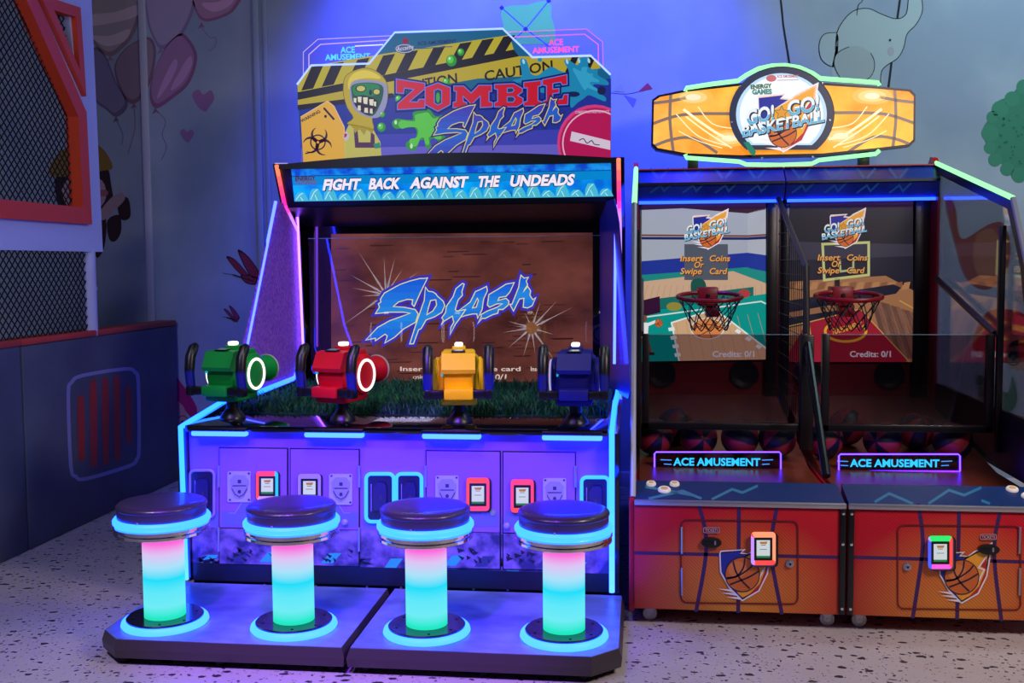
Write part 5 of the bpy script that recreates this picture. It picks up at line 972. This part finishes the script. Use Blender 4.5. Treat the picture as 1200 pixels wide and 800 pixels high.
# ------------------------------------------------------------------ basketball sign on top
bs_ = thing('illuminated_sign', 'glowing orange basketball sign with round crest standing on top of both machines', 'sign', (.82, 6.5, 2.05))
YG2 = 6.46; mb = MB(); A = Art(mb, (0, YG2, 0), (0, -1, 0), .0006); tg = lambda p: (750+p[0]*.28333, 60+p[1]*.28355)
shape = [(50, 200), (75, 182), (190, 158), (415, 132), (760, 130), (985, 145), (1120, 158), (1140, 178), (1138, 370), (1118, 392), (985, 408), (760, 432), (415, 440), (190, 432), (65, 408), (46, 388)]
mb.prism([A.to(tg(p)) for p in shape], (0, .09, 0), BLK); ORB = noise_mat('sign_orange', (240, 130, 18), (255, 190, 64), 3.2, .4, em=.95, lo=.35, hi=.7)
cxs = 590; ins = [(cxs+(p[0]-cxs)*.985, 285+(p[1]-285)*.93) for p in shape]; A.poly([tg(p) for p in ins], ORB, 1); A.clip = [tg(p) for p in ins]
gr = S((150, 128, 112), .75)
for p in ([(50, 215), (130, 205), (200, 190)], [(50, 300), (180, 262), (380, 258)], [(50, 395), (130, 365), (220, 360), (320, 420)], [(128, 160), (124, 290), (140, 430)]):
    A.line(smooth_path([tg(v) for v in p], 5, False), 3.6, gr, 3); A.line(smooth_path([tg((1180-v[0]+2, v[1]-4)) for v in p], 5, False), 3.6, gr, 3)
for p, w in (([(180, 240), (260, 300), (340, 350), (400, 365)], 3), ([(190, 270), (270, 330), (380, 400)], 1.6), ([(150, 260), (240, 350), (360, 390)], 1.2), ([(240, 230), (300, 300), (390, 320)], 1.2), ([(160, 330), (240, 370), (340, 400)], 1)):
    for f in (lambda v: v, lambda v: (1180-v[0], v[1]-2)): A.line(smooth_path([tg(f(v)) for v in p], 5, False), w, S((255, 240, 190), 1.1), 4)
for c in ((220, 190), (960, 185), (370, 360), (830, 350)):
    for k, (r, e) in enumerate(((16, (255, 190, 80)), (11, (255, 215, 130)), (6, (255, 240, 200)))): A.ell(*tg(c), r*1.5, r*.62, S(e, 1), 2+0*k if k == 0 else 2+k)
A.clip = None; sgn = mb.build('sign_face', bs_, 0)
circ = [(585+216*math.sin(a), 262-196*math.cos(a)) for a in [math.radians(-138+k*276/40) for k in range(41)]]
mb = MB(); A = Art(mb, (0, YG2-.005, 0), (0, -1, 0), .0006); mb.prism([A.to(tg(p)) for p in circ], (0, -.03, 0), BLK); A.p0.y = YG2-.036
A.poly([tg(p) for p in circ], S((44, 56, 84), .8), 1); c2 = [(585+(p[0]-585)*.87, 255+(p[1]-255)*.87) for p in circ]; A.poly([tg(p) for p in c2], S((190, 222, 246), 1), 2); c3 = [(585+(p[0]-585)*.80, 258+(p[1]-258)*.82) for p in circ]; A.poly([tg(p) for p in c3], S((244, 250, 255), 1.0), 3)
A.poly([tg(p) for p in ((428, 376), (450, 374), (480, 414), (474, 432), (456, 424))], S((20, 140, 110), .8), 4)
logo(A, 917, 139.5, 1.12, 5, 1.0); ballprint(A, 917, 156, 16, 9, .95); wordmark(A, 917, 135, .98, 15, 1.0)
A.text('ENERGY', tg((458, 156)), tg((546, 150)), 4.6, S((60, 110, 70), .9), 12, 0, .06); A.text('GAMES', tg((464, 178)), tg((546, 176)), 5.6, S((70, 140, 130), .9), 12, 0, .06); A.ell(*tg((543, 112)), 6, 4, S((210, 110, 120), .9), 12); A.text('ACE AMUSEMENT', tg((566, 110)), tg((656, 108)), 3, S((200, 100, 110), .9), 12, 0, .03); A.line([tg((566, 120)), tg((656, 118))], .8, S((170, 150, 170), .9), 12)
for p in ((380, 292), (415, 142), (755, 130), (786, 284), (505, 440), (715, 436)): A.ell(*tg(p), 1.1, 1.1, STEEL, 14)
mb.build('crest_disc', bs_, 0)
mb = MB(); A = Art(mb, (0, YG2-.002, 0), (0, -1, 0)); top = [(188, 166), (192, 152), (300, 135), (405, 122), (440, 98), (490, 72), (545, 60), (600, 58), (660, 68), (715, 92), (745, 112), (985, 130), (990, 142)]
bot = [(188, 426), (192, 440), (300, 448), (410, 456), (440, 468), (580, 470), (710, 465), (740, 450), (975, 424), (990, 410)]
for q in (top, bot): mb.tube([A.to(tg(p)) for p in q], .013, MINT, 8)
mb.build('led_tube', bs_)
for px_ in (812, 1012):
    x = at(px_, 180, 'y', 6.5).x; mb = MB(); mb.box(x-.03, x+.03, 6.48, 6.53, 2.0525, 2.14, M('bracket_green', (16, 44, 34), .4), .003); mb.build('bracket', bs_)
